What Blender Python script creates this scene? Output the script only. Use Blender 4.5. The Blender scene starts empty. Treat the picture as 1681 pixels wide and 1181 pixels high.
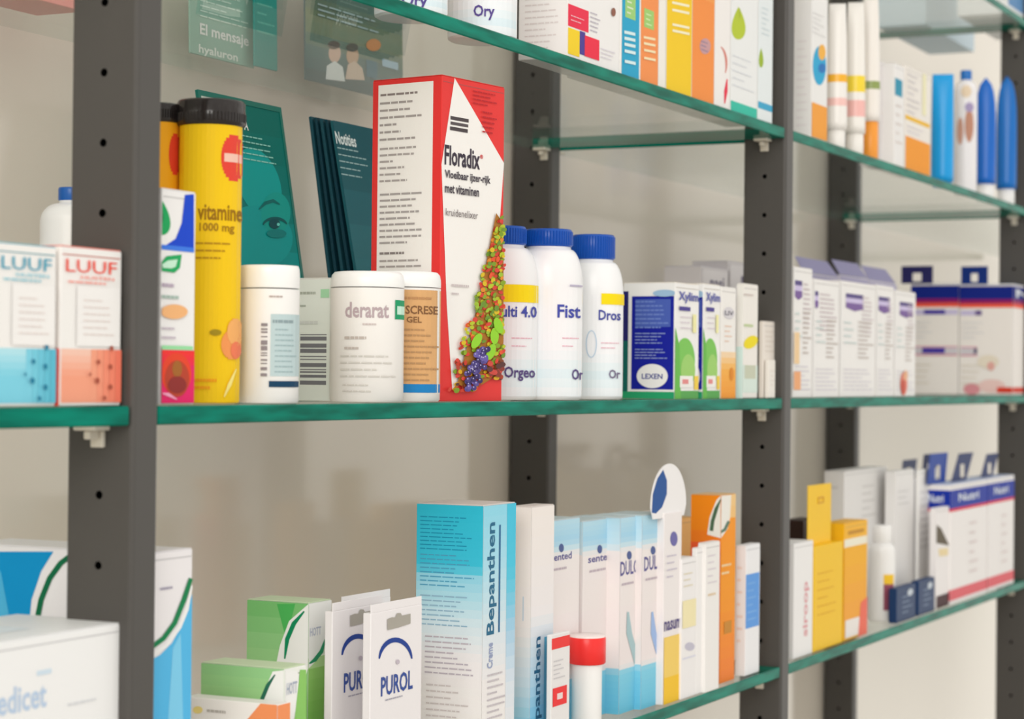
import bpy, bmesh, math, random
from mathutils import Vector, Matrix
scn = bpy.context.scene
COL = scn.collection
# ------------------------------------------------------------ camera
FPX, CAMP = 3524.1, Vector((-1.68511, -0.57911, 0.01434))
YAW, PITCH, ROLL = 0.45723, 0.00861, 0.01014
_f = Vector((math.cos(PITCH)*math.cos(YAW), math.cos(PITCH)*math.sin(YAW), math.sin(PITCH)))
_r = _f.cross(Vector((0, 0, 1))).normalized(); _u = _r.cross(_f)
CR = math.cos(ROLL)*_r + math.sin(ROLL)*_u
CU = -math.sin(ROLL)*_r + math.cos(ROLL)*_u
cam = bpy.data.cameras.new('camera'); cam.sensor_width = 36; cam.lens = 36*FPX/1681
camo = bpy.data.objects.new('camera', cam); COL.objects.link(camo); scn.camera = camo
camo.matrix_world = Matrix(((CR.x, CU.x, -_f.x, CAMP.x), (CR.y, CU.y, -_f.y, CAMP.y), (CR.z, CU.z, -_f.z, CAMP.z), (0, 0, 0, 1)))
cam.clip_start = .05
cam.dof.use_dof = True; cam.dof.focus_distance = 1.28; cam.dof.aperture_fstop = 12.5
# ------------------------------------------------------------ light of the shop
scn.view_settings.view_transform = 'Standard'; scn.view_settings.look = 'None'
scn.view_settings.exposure = .16; scn.view_settings.gamma = 1
W = bpy.data.worlds.new('shop_surroundings'); scn.world = W; W.use_nodes = True
nt = W.node_tree; nt.nodes.clear(); N_ = nt.nodes.new; LK = nt.links.new
tc = N_('ShaderNodeTexCoord'); mp = N_('ShaderNodeMapping'); mp.inputs['Scale'].default_value = (16, 16, .3)
ns = N_('ShaderNodeTexNoise'); ns.inputs['Scale'].default_value = 1.6; ns.inputs['Detail'].default_value = 1.5
cr = N_('ShaderNodeValToRGB'); e = cr.color_ramp.elements
e[0].position = .49; e[0].color = (.86, .835, .80, 1); e[1].position = .57; e[1].color = (2.0, 1.95, 1.8, 1)
bg = N_('ShaderNodeBackground'); bg.inputs['Strength'].default_value = .70; wo = N_('ShaderNodeOutputWorld')
LK(tc.outputs['Generated'], mp.inputs[0]); LK(mp.outputs[0], ns.inputs['Vector']); LK(ns.outputs['Fac'], cr.inputs[0])
LK(cr.outputs[0], bg.inputs['Color']); LK(bg.outputs[0], wo.inputs[0])
def area(name, loc, tgt, sx, sy, power, col=(1, .97, .92)):
    l = bpy.data.lights.new(name, 'AREA'); l.shape = 'RECTANGLE'; l.size = sx; l.size_y = sy; l.energy = power; l.color = col
    o = bpy.data.objects.new(name, l); COL.objects.link(o); o.location = loc
    o.rotation_euler = (Vector(tgt)-Vector(loc)).to_track_quat('-Z', 'Y').to_euler()
area('ceiling_light_front', (-4.0, -1.3, 1.3), (0, .1, 0), 2.0, 1.4, 62)
# ------------------------------------------------------------ layout numbers (metres)
BAY, WX, WY, REAR = 0.89322, 0.01932, 0.03712, 0.21395
LV = {2: .4467, 1: .2231, 0: 0.0, -1: -.2211}
GT = .0088; G_F, G_R = .001, .232; WALLY = .2535
def ray(x, y): return _f + CR*((x-840.5)/FPX) - CU*((y-590.5)/FPX)
def onY(x, y, Y):
    r = ray(x, y); return CAMP + r*((Y-CAMP.y)/r.y)
def topx(P, x, y):
    "height above P seen at picture row y"
    r = ray(x, y); a = (P.xy-CAMP.xy); t = a.dot(r.xy)/r.xy.dot(r.xy); return CAMP.z+r.z*t
# ------------------------------------------------------------ materials
_M = {}
def lin(c): c /= 255; return c/12.92 if c <= .04045 else ((c+.055)/1.055)**2.4
def rgb(h): h = h.lstrip('#'); return tuple(lin(int(h[i:i+2], 16)) for i in (0, 2, 4))
def mat(h, kind='card'):
    k = (h, kind)
    if k in _M: return _M[k]
    m = bpy.data.materials.new(f'{kind}_{h.lstrip("#")}'); m.use_nodes = True; t = m.node_tree; b = t.nodes['Principled BSDF']
    R = {'card': .42, 'plastic': .3, 'gloss': .15, 'steel': .42, 'ink': .5, 'paper': .35}[kind]
    c = rgb(h); n = t.nodes.new('ShaderNodeTexNoise'); n.inputs['Scale'].default_value = 180 if kind != 'steel' else 700
    x = t.nodes.new('ShaderNodeMixRGB'); x.inputs[1].default_value = (*[min(.86, v*1.02) for v in c], 1); x.inputs[2].default_value = (*[v*.95 for v in c], 1)
    t.links.new(n.outputs['Fac'], x.inputs[0]); t.links.new(x.outputs[0], b.inputs['Base Color'])
    b.inputs['Roughness'].default_value = R; b.inputs['Specular IOR Level'].default_value = .35 if kind in ('plastic', 'gloss', 'steel') else .14
    _M[k] = m; return m
def lerpc(a, b, t):
    A = [int(a[i:i+2], 16) for i in (1, 3, 5)]; B = [int(b[i:i+2], 16) for i in (1, 3, 5)]
    return '#%02x%02x%02x' % tuple(round(p+(q-p)*t) for p, q in zip(A, B))
# ------------------------------------------------------------ mesh collector
class MB:
    def __init__(s): s.v = []; s.f = []; s.mi = []; s.sm = []; s.ms = []
    def m(s, mt):
        if mt not in s.ms: s.ms.append(mt)
        return s.ms.index(mt)
    def add(s, vs, fs, mt, smooth=False):
        b = len(s.v); i = s.m(mt); s.v += [tuple(v) for v in vs]
        for f in fs: s.f.append([b+k for k in f]); s.mi.append(i); s.sm.append(smooth)
    def box(s, a, b, mt, bev=0.0, seg=1):
        bm = bmesh.new(); bmesh.ops.create_cube(bm, size=1)
        for v in bm.verts: v.co = Vector([(a[i]+b[i])/2+v.co[i]*(b[i]-a[i]) for i in range(3)])
        if bev: bmesh.ops.bevel(bm, geom=bm.edges[:], offset=bev, segments=seg, affect='EDGES', profile=.5)
        bm.verts.ensure_lookup_table(); s.add([v.co for v in bm.verts], [[v.index for v in f.verts] for f in bm.faces], mt, seg > 1 and False); bm.free()
    def lathe(s, prof, mt, c=(0, 0), seg=40, sx=1, sy=1, smooth=True):
        vs = []; fs = []
        for r, z in prof:
            for k in range(seg):
                a = 2*math.pi*k/seg; vs.append((c[0]+r*sx*math.cos(a), c[1]+r*sy*math.sin(a), z))
        for i in range(len(prof)-1):
            for k in range(seg):
                k2 = (k+1) % seg; fs.append([i*seg+k, i*seg+k2, (i+1)*seg+k2, (i+1)*seg+k])
        s.add(vs, fs, mt, smooth)
        for i, rev in ((0, True), (len(prof)-1, False)):
            if prof[i][0] > 1e-5:
                s.add(vs[i*seg:(i+1)*seg], [list(range(seg))[::-1] if rev else list(range(seg))], mt, False)
    def slab(s, pts, o, a, b, n, th, mt):
        "outline pts in the plane (o,a,b), thickness th along n"
        o, a, b, n = map(Vector, (o, a, b, n)); k = len(pts)
        v0 = [o+a*p[0]+b*p[1] for p in pts]; v1 = [p+n*th for p in v0]
        s.add(v0+v1, [list(range(k))[::-1], [k+i for i in range(k)]]+[[i, (i+1) % k, k+(i+1) % k, k+i] for i in range(k)], mt)
    def ring(s, po, pi, o, a, b, n, th, mt):
        o, a, b, n = map(Vector, (o, a, b, n)); k = len(po)
        L = [[o+a*p[0]+b*p[1]+n*t for p in q] for q in (po, pi) for t in (0, th)]; vs = sum(L, [])
        fs = []
        for i in range(k):
            j = (i+1) % k
            fs += [[i, j, 2*k+j, 2*k+i][::-1], [k+i, k+j, 3*k+j, 3*k+i], [i, j, k+j, k+i], [2*k+i, 2*k+j, 3*k+j, 3*k+i][::-1]]
        s.add(vs, fs, mt)
    def build(s, name, parent=None):
        me = bpy.data.meshes.new(name); me.from_pydata(s.v, [], s.f)
        for mt in s.ms: me.materials.append(mt)
        me.polygons.foreach_set('material_index', s.mi); me.polygons.foreach_set('use_smooth', s.sm); me.update()
        o = bpy.data.objects.new(name, me); COL.objects.link(o)
        if parent: o.parent = parent
        return o
def tag(o, label=None, cat=None, group=None, kind=None):
    if label: o['label'] = label
    if cat: o['category'] = cat
    if group: o['group'] = group
    if kind: o['kind'] = kind
    return o
def dup(root, delta, label, group=None):
    r = root.copy(); COL.objects.link(r); r.location = root.location+Vector(delta); r['label'] = label
    if group: r['group'] = group
    for ch in list(root.children):
        c = ch.copy(); COL.objects.link(c); c.parent = r
        for g in list(ch.children):
            d = g.copy(); COL.objects.link(d); d.parent = c
    return r
# ------------------------------------------------------------ lettering
_T = {}
def glyphs(s, bold):
    k = (s, bold)
    if k in _T: return _T[k]
    cu = bpy.data.curves.new('lettering', 'FONT'); cu.body = s; cu.resolution_u = 2; cu.offset = .022 if bold else 0.0
    o = bpy.data.objects.new('lettering', cu); me = o.to_mesh()
    v = [(p.co.x, p.co.y) for p in me.vertices]; f = [list(p.vertices) for p in me.polygons]
    o.to_mesh_clear(); bpy.data.objects.remove(o); bpy.data.curves.remove(cu)
    x0 = min(p[0] for p in v); x1 = max(p[0] for p in v); y0 = min(p[1] for p in v); y1 = max(p[1] for p in v)
    _T[k] = ([((p[0]-x0)/(x1-x0), (p[1]-y0)/(y1-y0)) for p in v], f); return _T[k]
# ------------------------------------------------------------ printable faces
LAY = .00008
class Face:
    "plane in an object's own space: origin o, axes a (width) and b (up), outward n"
    nu = 1
    def __init__(s, M, o, a, b, n, mb, px=True): s.M = M; s.o, s.a, s.b, s.n = map(Vector, (o, a, b, n)); s.mb = mb; s.px = px; s.lay = 1
    def P(s, u, v, k=1): return s.o+s.a*u+s.b*v+s.n*(LAY*k)
    def uv(s, x, y):
        if not s.px: return x, y
        I = s.M.inverted(); c = I@CAMP; r = (I@(CAMP+ray(x, y)))-c
        t = (s.o-c).dot(s.n)/r.dot(s.n); q = c+r*t-s.o
        return q.dot(s.a)/s.a.length_squared, q.dot(s.b)/s.b.length_squared
    def rc(s, x0, y0, x1, y1):
        xm, ym = (x0+x1)/2, (y0+y1)/2
        u0, u1 = s.uv(x0, ym)[0], s.uv(x1, ym)[0]; v0, v1 = s.uv(xm, y0)[1], s.uv(xm, y1)[1]
        u0, u1 = sorted((u0, u1)); v0, v1 = sorted((v0, v1))
        c = lambda t: min(1, max(0, t))
        return c(u0), c(v0), c(u1), c(v1)
    def q(s, u0, v0, u1, v1, h, k):
        n = max(1, math.ceil((u1-u0)*s.nu)); vs = []; fs = []
        for i in range(n+1):
            u = u0+(u1-u0)*i/n; vs += [s.P(u, v0, k), s.P(u, v1, k)]
        for i in range(n): fs.append([2*i, 2*i+2, 2*i+3, 2*i+1])
        s.mb.add(vs, fs, mat(h, 'ink'))
    def nk(s): s.lay += 1; return s.lay
    def rect(s, x0, y0, x1, y1, h): u0, v0, u1, v1 = s.rc(x0, y0, x1, y1); s.q(u0, v0, u1, v1, h, s.nk()); return s
    def full(s, h): s.q(0.008, 0.004, .992, .996, h, s.nk()); return s
    def grad(s, x0, y0, x1, y1, stops, n=14):
        u0, v0, u1, v1 = s.rc(x0, y0, x1, y1); k = s.nk()
        for i in range(n):
            t = (i+.5)/n
            for (ta, ca), (tb, cb) in zip(stops, stops[1:]):
                if ta <= t <= tb: c = lerpc(ca, cb, (t-ta)/(tb-ta)); break
            s.q(u0, v1+(v0-v1)*(i+1)/n, u1, v1+(v0-v1)*i/n, c, k)
        return s
    def clip(s, pts): return [(min(1, max(0, u)), min(1, max(0, v))) for u, v in pts]
    def poly(s, pts, h):
        p = s.clip([s.uv(*q) for q in pts]); k = s.nk(); s.mb.add([s.P(u, v, k) for u, v in p], [list(range(len(p)))], mat(h, 'ink')); return s
    def oval(s, cx, cy, rx, ry, h, rot=0, n=28):
        if s.nu > 1: return s._disc(cx, cy, rx, ry, h)
        cu, cv = s.uv(cx, cy); a = math.radians(rot); P = []
        for i in range(n):
            t = 2*math.pi*i/n; x, y = rx*math.cos(t), ry*math.sin(t)
            P.append(s.uv(cx+x*math.cos(a)-y*math.sin(a), cy+x*math.sin(a)+y*math.cos(a)))
        P = s.clip(P); k = s.nk(); s.mb.add([s.P(u, v, k) for u, v in P+[(min(1,max(0,cu)), min(1,max(0,cv)))]], [[i, (i+1) % n, n] for i in range(n)], mat(h, 'ink')); return s
    def _disc(s, cx, cy, rx, ry, h):
        n = 14; k = s.nk()
        for i in range(n):
            a = -1+2*(i+.5)/n; w = rx*math.sqrt(1-a*a); y0 = cy+ry*(a-1/n); y1 = cy+ry*(a+1/n)
            u0, v0, u1, v1 = s.rc(cx-w, y0, cx+w, y1); s.q(u0, v0, u1, v1, h, k)
        return s
    def drop(s, cx, cy, w, hh, h):
        pts = []
        for i in range(24):
            t = 2*math.pi*i/24; r = math.sin(t/2); pts.append((cx+w*math.sin(t)*r, cy-hh*math.cos(t)*(1 if s.px else -1)))
        return s.poly(pts, h)
    def stroke(s, pts, wd, h, taper=True):
        "line through pts, width wd in the units of pts"
        L = []; n = len(pts)
        for i, p in enumerate(pts):
            a = pts[max(0, i-1)]; b = pts[min(n-1, i+1)]; dx, dy = b[0]-a[0], b[1]-a[1]; l = math.hypot(dx, dy) or 1
            k = wd/2*((1-.7*abs(2*i/(n-1)-1)**2) if taper else 1); L.append(((p[0]-dy/l*k, p[1]+dx/l*k), (p[0]+dy/l*k, p[1]-dx/l*k)))
        k = s.nk(); vs = []
        for a, b in L:
            for q in (a, b): u, v = s.clip([s.uv(*q)])[0]; vs.append(s.P(u, v, k))
        s.mb.add(vs, [[2*i, 2*i+1, 2*i+3, 2*i+2] for i in range(n-1)], mat(h, 'ink')); return s
    def arc(s, cx, cy, rx, ry, a0, a1, wd, h, n=16, taper=True):
        return s.stroke([(cx+rx*math.cos(math.radians(a0+(a1-a0)*i/n)), cy+ry*math.sin(math.radians(a0+(a1-a0)*i/n))) for i in range(n+1)], wd, h, taper)
    def text(s, t, x0, y0, x1, y1, h, bold=True, rot=0):
        u0, v0, u1, v1 = s.rc(x0, y0, x1, y1); g, f = glyphs(t, bold); k = s.nk()
        if rot == 0: vs = [s.P(u0+(u1-u0)*a, v0+(v1-v0)*b, k) for a, b in g]
        else: vs = [s.P(u1-(u1-u0)*b, v0+(v1-v0)*a, k) for a, b in g]
        s.mb.add(vs, f, mat(h, 'ink')); return s
    def lines(s, x0, y0, x1, y1, n, h, seed=1, fill=.5, just=.85):
        u0, v0, u1, v1 = s.rc(x0, y0, x1, y1); R = random.Random(seed); k = s.nk(); p = (v1-v0)/n; fill *= .72
        for i in range(n):
            y = v1-p*(i+.75); end = u0+(u1-u0)*R.uniform(just-.35, 1 if R.random() < .7 else just); u = u0
            while u < end-.01:
                w = (u1-u0)*R.uniform(.07, .22); e2 = min(end, u+w); s.q(u, y, e2, y+p*fill, h, k); u = e2+(u1-u0)*.022
        return s
    def bars(s, x0, y0, x1, y1, h, vert=True, seed=3, n=18):
        u0, v0, u1, v1 = s.rc(x0, y0, x1, y1); R = random.Random(seed); k = s.nk(); t = 0
        while t < 1:
            w = R.choice((.02, .03, .055, .08)); e2 = min(1, t+w)
            if vert: s.q(u0+(u1-u0)*t, v0, u0+(u1-u0)*e2, v1, h, k)
            else: s.q(u0, v0+(v1-v0)*t, u1, v0+(v1-v0)*e2, h, k)
            t = e2+R.choice((.025, .04, .06))
        return s
class Curved(Face):
    "round wall of radius R round the local z axis; u runs across what is seen from direction ang"
    nu = 14
    def __init__(s, M, R, H, ang, mb, xc=None, rpx=None, px=True):
        super().__init__(M, (0, 0, 0), (1, 0, 0), (0, 0, H), (1, 0, 0), mb, px); s.R = R; s.H = H; s.ang = ang; s.xc = xc; s.rpx = rpx
    def P(s, u, v, k=1):
        t = math.asin(max(-.99, min(.99, 2*u-1)))+s.ang; r = s.R+LAY*k+.0001
        return Vector((r*math.cos(t), r*math.sin(t), v*s.H))
    def uv(s, x, y):
        if not s.px: return x, y
        a = (s.M.translation.xy-CAMP.xy); r = ray(x, y); t = a.dot(r.xy)/r.xy.dot(r.xy); d = a.length
        z = CAMP.z+r.z*t*(1-s.R/d)-s.M.translation.z
        return min(1, max(0, .5+(x-s.xc)/(2*s.rpx))), z/s.H
# ------------------------------------------------------------ carton, bottle
class Carton:
    def __init__(s, name, label, lv, xe, xr, yr, yt, Y=.006, xl=None, d=.03, yaw=0, col='#f1eeea', cat='box', group=None, dz=0, tilt=0, w=None, kind='card', px=True):
        s.name = name; yaw = math.radians(yaw); s.col = col
        N = onY(xe, yr, Y); N.z = LV[lv]+dz+.0002
        da = Vector((math.cos(yaw), math.sin(yaw))); db = Vector((-math.sin(yaw), math.cos(yaw)))
        def hit(x, D):
            r = ray(x, yr).xy; q = N.xy-CAMP.xy; det = D.x*r.y-D.y*r.x
            return (r.x*q.y-r.y*q.x)/det
        s.w = w or abs(hit(xr, da)); s.d = abs(hit(xl, db)) if xl is not None else d
        s.h = (topx(N, xe, yt)-N.z)/math.cos(tilt) if yt is not None else .05
        s.M = Matrix.Translation(N)@Matrix.Rotation(yaw, 4, 'Z')@Matrix.Rotation(tilt, 4, 'X')
        s.root = bpy.data.objects.new(name, None); s.root.empty_display_size = .01; COL.objects.link(s.root); s.root.matrix_world = s.M
        tag(s.root, label, cat, group); s.mb = MB(); w, d_, h = s.w, s.d, s.h
        s.mb.box((0, 0, 0), (w, d_, h-.0006), mat(col, kind), .0004)
        s.F = Face(s.M, (0, 0, 0), (w, 0, 0), (0, 0, h-.0006), (0, -1, 0), s.mb, px)
        s.L = Face(s.M, (0, d_, 0), (0, -d_, 0), (0, 0, h-.0006), (-1, 0, 0), s.mb, px)
        s.T = Face(s.M, (0, 0, h), (w, 0, 0), (0, d_, 0), (0, 0, 1), s.mb, px)
    def part(s, name, mb): return mb.build(name, s.root)
    def done(s, lid=True, body='carton_body', lidcol=None):
        s.mb.build(body, s.root)
        if lid:
            m = MB(); w, d, h = s.w, s.d, s.h
            m.box((.0003, .0003, h-.0005), (w-.0003, d-.0003, h), mat(lidcol or s.col), .00015)
            m.box((.0012, -.00012, h-.0042), (w-.0012, .0002, h-.0036), mat(lerpc(lidcol or s.col, '#777777', .35)))  # greyed strip draws the shadow line of the tuck flap
            m.build('top_flap', s.root)
        return s
class Round:
    "bottle, jar or tin seen between picture columns x0 and x1"
    def __init__(s, name, label, lv, x0, x1, yr, yt, front=.006, cat='bottle', group=None, dz=0, Yc=None):
        xc = (x0+x1)/2; Y = Yc if Yc is not None else front+.02
        for _ in range(6):
            C = onY(xc, yr, Y); dep = (C-CAMP).dot(_f); R = (x1-x0)/2*dep/FPX
            if Yc is None: Y = front+R
        C.z = LV[lv]+dz+.0002; s.R = R; s.h = topx(C, xc, yt)-C.z; s.M = Matrix.Translation(C); s.xc = xc; s.rpx = (x1-x0)/2
        s.root = bpy.data.objects.new(name, None); s.root.empty_display_size = .01; COL.objects.link(s.root); s.root.location = C
        tag(s.root, label, cat, group); s.ang = math.atan2(CAMP.y-C.y, CAMP.x-C.x)
        s.z = lambda y: topx(C, xc, y)-C.z
    def label(s, R=None, H=None, px=True):
        mb = MB(); return Curved(s.M, R or s.R, H or s.h, s.ang, mb, s.xc, s.rpx*((R or s.R)/s.R), px)
# ------------------------------------------------------------ setting
def wallmat():
    m = bpy.data.materials.new('laminate_back'); m.use_nodes = True; t = m.node_tree; b = t.nodes['Principled BSDF']
    n = t.nodes.new('ShaderNodeTexNoise'); n.inputs['Scale'].default_value = 3
    x = t.nodes.new('ShaderNodeMixRGB'); x.inputs[1].default_value = (.69, .625, .545, 1); x.inputs[2].default_value = (.73, .665, .58, 1)
    t.links.new(n.outputs['Fac'], x.inputs[0]); t.links.new(x.outputs[0], b.inputs['Base Color'])
    b.inputs['Roughness'].default_value = .09; b.inputs['Specular IOR Level'].default_value = .5
    return m
m = MB(); m.box((-3.2, WALLY, -1.15), (3.6, WALLY+.03, 1.4), wallmat()); tag(m.build('wall_back'), kind='structure')
m = MB(); m.box((-3.2, -2.6, -1.19), (3.6, WALLY, -1.15), mat('#b9b2a8', 'card')); tag(m.build('floor'), kind='structure')
# ------------------------------------------------------------ uprights with real pin holes
HZ0, HP = .02335, .032
STEEL = mat('#4b4845', 'steel'); HOLE = mat('#060606', 'plastic')  # black hole lining paints in the unlit hollow of the post
def rounded_post():
    a = MB(); a.box((0, 0, -1.148), (WX, WY, 1.0), STEEL, .0022, 3); a.sm = [True]*len(a.f)
    return a
def make_post(name):
    a = rounded_post(); c = MB()
    for k in range(-14, 26):
        z = HZ0+HP*k; vs = []; n = 14
        for x in (-.004, .0125):
            for i in range(n): vs.append((x, WY/2+.00195*math.cos(2*math.pi*i/n), z+.00195*math.sin(2*math.pi*i/n)))
        c.add(vs, [list(range(n))[::-1], [n+i for i in range(n)]]+[[i, (i+1) % n, n+(i+1) % n, n+i] for i in range(n)], HOLE)
    for v in (0,): pass
    co = c.build('pin_hole_cutter'); po = a.build(name)
    bm = bmesh.new(); bm.from_mesh(co.data); bmesh.ops.recalc_face_normals(bm, faces=bm.faces); bm.to_mesh(co.data); bm.free()
    md = po.modifiers.new('holes', 'BOOLEAN'); md.object = co; md.solver = 'EXACT'; md.operation = 'DIFFERENCE'; md.material_mode = 'TRANSFER'
    dg = bpy.context.evaluated_depsgraph_get(); me = bpy.data.meshes.new_from_object(po.evaluated_get(dg))
    po.modifiers.clear(); po.data = me
    for p in me.polygons: p.use_smooth = False
    bpy.data.objects.remove(co); return po
proto = make_post('shelf_upright')
SPOT = {-2: 'behind the left edge of the picture', -1: 'left foreground between the orange cough box and the magenta herbal box', 0: 'in the middle right of the picture beside the two tiny white boxes', 1: 'at the right edge of the picture'}
first = True
for k in (-2, -1, 0, 1):
    for rear in (0, 1):
        if k == -2 and rear == 0 and False: continue
        o = proto if first else proto.copy()
        if not first: COL.objects.link(o)
        first = False
        o.location = (k*BAY, REAR if rear else 0, 0)
        t = {(-2, 0): 'dark grey perforated front upright holding the left end of the leftmost shelf', (-2, 1): 'dark grey perforated rear upright at the left end of the leftmost shelf',
             (-1, 0): 'large dark grey perforated front upright in the left foreground, beside the orange cough box', (-1, 1): 'dark grey rear upright hidden behind the left foreground upright',
             (0, 0): 'dark grey perforated front upright right of centre, behind the two tiny white boxes', (0, 1): 'dark rear upright against the wall above the blue-capped bottles',
             (1, 0): 'dark grey perforated front upright at the right edge of the photo', (1, 1): 'dark rear upright against the wall behind the row of purple-logo boxes'}[(k, rear)]
        tag(o, t, 'upright', 'perforated steel uprights')
# ------------------------------------------------------------ glass shelves
def glass(name, edge=False):
    m = bpy.data.materials.new(name); m.use_nodes = True; t = m.node_tree; t.nodes.clear(); n = t.nodes.new; L = t.links.new
    out = n('ShaderNodeOutputMaterial')
    if not edge:
        fr = n('ShaderNodeFresnel'); g = n('ShaderNodeNewGeometry'); mr = n('ShaderNodeMapRange'); mr.inputs['To Min'].default_value = 1.42; mr.inputs['To Max'].default_value = 1/1.42; L(g.outputs['Backfacing'], mr.inputs['Value']); L(mr.outputs[0], fr.inputs['IOR']); tr = n('ShaderNodeBsdfTransparent'); tr.inputs[0].default_value = (.965, .985, .975, 1)
        gl = n('ShaderNodeBsdfGlossy'); gl.inputs['Roughness'].default_value = .02; mx = n('ShaderNodeMixShader')
        mu = n('ShaderNodeMath'); mu.operation = 'MULTIPLY'; mu.inputs[1].default_value = .55; L(fr.outputs[0], mu.inputs[0]); L(mu.outputs[0], mx.inputs[0]); L(tr.outputs[0], mx.inputs[1]); L(gl.outputs[0], mx.inputs[2]); L(mx.outputs[0], out.inputs[0])
    else:
        b = n('ShaderNodeBsdfPrincipled'); ns = n('ShaderNodeTexNoise'); mp = n('ShaderNodeMapping'); tc = n('ShaderNodeTexCoord')
        mp.inputs['Scale'].default_value = (9, 1, 60); ns.inputs['Scale'].default_value = 2.2; ns.inputs['Detail'].default_value = 2
        r = n('ShaderNodeValToRGB'); r.color_ramp.elements[0].position = .36; r.color_ramp.elements[0].color = (0, .11, .075, 1)
        r.color_ramp.elements[1].position = .68; r.color_ramp.elements[1].color = (0, .23, .16, 1)
        L(tc.outputs['Object'], mp.inputs[0]); L(mp.outputs[0], ns.inputs['Vector']); L(ns.outputs['Fac'], r.inputs[0]); L(r.outputs[0], b.inputs['Base Color'])
        b.inputs['Roughness'].default_value = .25; b.inputs['Specular IOR Level'].default_value = .05; L(b.outputs[0], out.inputs[0])
    return m
GLASS, GEDGE = glass('clear_shelf_glass'), glass('green_polished_glass_edge', True)
GREAR = bpy.data.materials.new('pale_green_clear_rear_edge'); GREAR.use_nodes = True  # rear edge coloured pale and nearly clear, in place of refraction through the glass
_t = GREAR.node_tree; _b = _t.nodes['Principled BSDF']; _b.inputs['Base Color'].default_value = (.30, .50, .40, 1); _b.inputs['Alpha'].default_value = .12; _b.inputs['Roughness'].default_value = .3
def shelf(k, lv, label):
    x0, x1 = k*BAY+WX+.0012, (k+1)*BAY-.0015; L = x1-x0; D = G_R-G_F
    bm = bmesh.new(); bmesh.ops.create_cube(bm, size=1)
    for v in bm.verts: v.co = Vector(((v.co.x+.5)*L, (v.co.y+.5)*D, (v.co.z-.5)*GT))
    bmesh.ops.bevel(bm, geom=bm.edges[:], offset=.0007, segments=1, affect='EDGES')
    me = bpy.data.meshes.new('glass_shelf'); bm.to_mesh(me); bm.free(); me.materials.append(GLASS); me.materials.append(GEDGE); me.materials.append(GREAR)
    for p in me.polygons: p.material_index = 0 if abs(p.normal.z) > .9 else (2 if p.normal.y > .5 else 1)
    o = bpy.data.objects.new('glass_shelf', me); COL.objects.link(o); o.location = (x0, G_F, LV[lv]-.0001)
    tag(o, label, 'shelf', 'green-edged glass shelves')
PIN = mat('#d9d2c4', 'plastic')
def pins(k, lv, side, label):
    "clear-white plastic support under the glass on one upright"
    for y0, nm in ((WY/2, 'front'), (REAR+WY/2-.012, 'rear')):
        m = MB(); z = LV[lv]-GT-.0003; s = -1 if side == 'L' else 1; xf = k*BAY if side == 'L' else k*BAY+WX
        def bx(x0, x1, ya, yb, za, zb): m.box((min(s*x0, s*x1), ya, za), (max(s*x0, s*x1), yb, zb), PIN, .0006, 2)
        bx(.0001, .012, -.006, .006, -.0022, 0)
        bx(.0001, .0026, -.0035, .0035, -.010, -.0024)
        bx(.0028, .0100, -.0016, .0016, -.0062, -.0024)
        o = m.build('shelf_support'); o.location = (xf, y0, z)
        tag(o, label % nm, 'shelf support', 'white plastic shelf supports')
NM = {2: 'topmost', 1: 'upper', 0: 'middle', -1: 'lower'}
BN = {-2: 'left', -1: 'central', 0: 'right', 1: 'far right'}
for lv in (2, 1, 0, -1):
    for k in ((0,) if lv == 2 else (-2, -1, 0, 1)):
        shelf(k, lv, f'green-edged clear glass shelf, {NM[lv]} level of the {BN[k]} bay')
        pins(k+1, lv, 'L', f'white plastic %s support, {NM[lv]} glass shelf, right end of {BN[k]} bay') if k < 1 else None
        pins(k, lv, 'R', f'white plastic %s support, {NM[lv]} glass shelf, left end of {BN[k]} bay')
# ============================================================ MIDDLE SHELF, left bay
def cough_box(c1, c2, c3, x0, x1, label, ytop):
    b = Carton('cough_medicine_box', label, 0, x0, x1, 660, ytop, .006, d=.026, col='#f3efec', group='boxed cough medicine')
    F = b.F; L = b.L
    L.full('#f6ece8'); L.px = False; L.rect(0, 0, 1, .36, c1); F.px = False
    F.grad(.02, .02, .96, .36, [(0, lerpc(c2, '#ffffff', .45)), (.5, c2), (1, c2)], 8)
    for i in range(5): F.q(.5+.1*i, .02, .6+.1*i-.002, .36, lerpc(c2, c1, i/5*.55), F.nk())
    F.rect(.25, .38, .97, .76, '#f4f0ee'); F.text('LUUF', .07, .845, .90, .925, c1, False)
    F.lines(.1, .77, .9, .80, 1, lerpc(c1, '#ffffff', .45), 3); F.lines(.35, .44, .9, .70, 6, '#e2d6d2', 4, .25)
    F.text('HUSTEN', .3, .805, .85, .825, lerpc(c1, '#ffffff', .4))
    for u, v, r in ((.82, .37, .03), (.6, .28, .028), (.8, .25, .03), (.58, .16, .035), (.8, .12, .03), (.7, .05, .025), (.45, .2, .02)):
        F.oval(u, v, r, r*.55, c3)
    F.lay += 0
    b.done(lidcol=lerpc(c1, '#f0e8e4', .4))
cough_box('#2f9fbc', '#7fd0e6', '#16799c', -9, 90, 'white and blue cough medicine box at the left edge of the middle shelf', 396)
cough_box('#ee4e3c', '#f7a184', '#a8523f', 97, 197, 'white and orange cough medicine box touching the large left upright on the middle shelf', 402)
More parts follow.
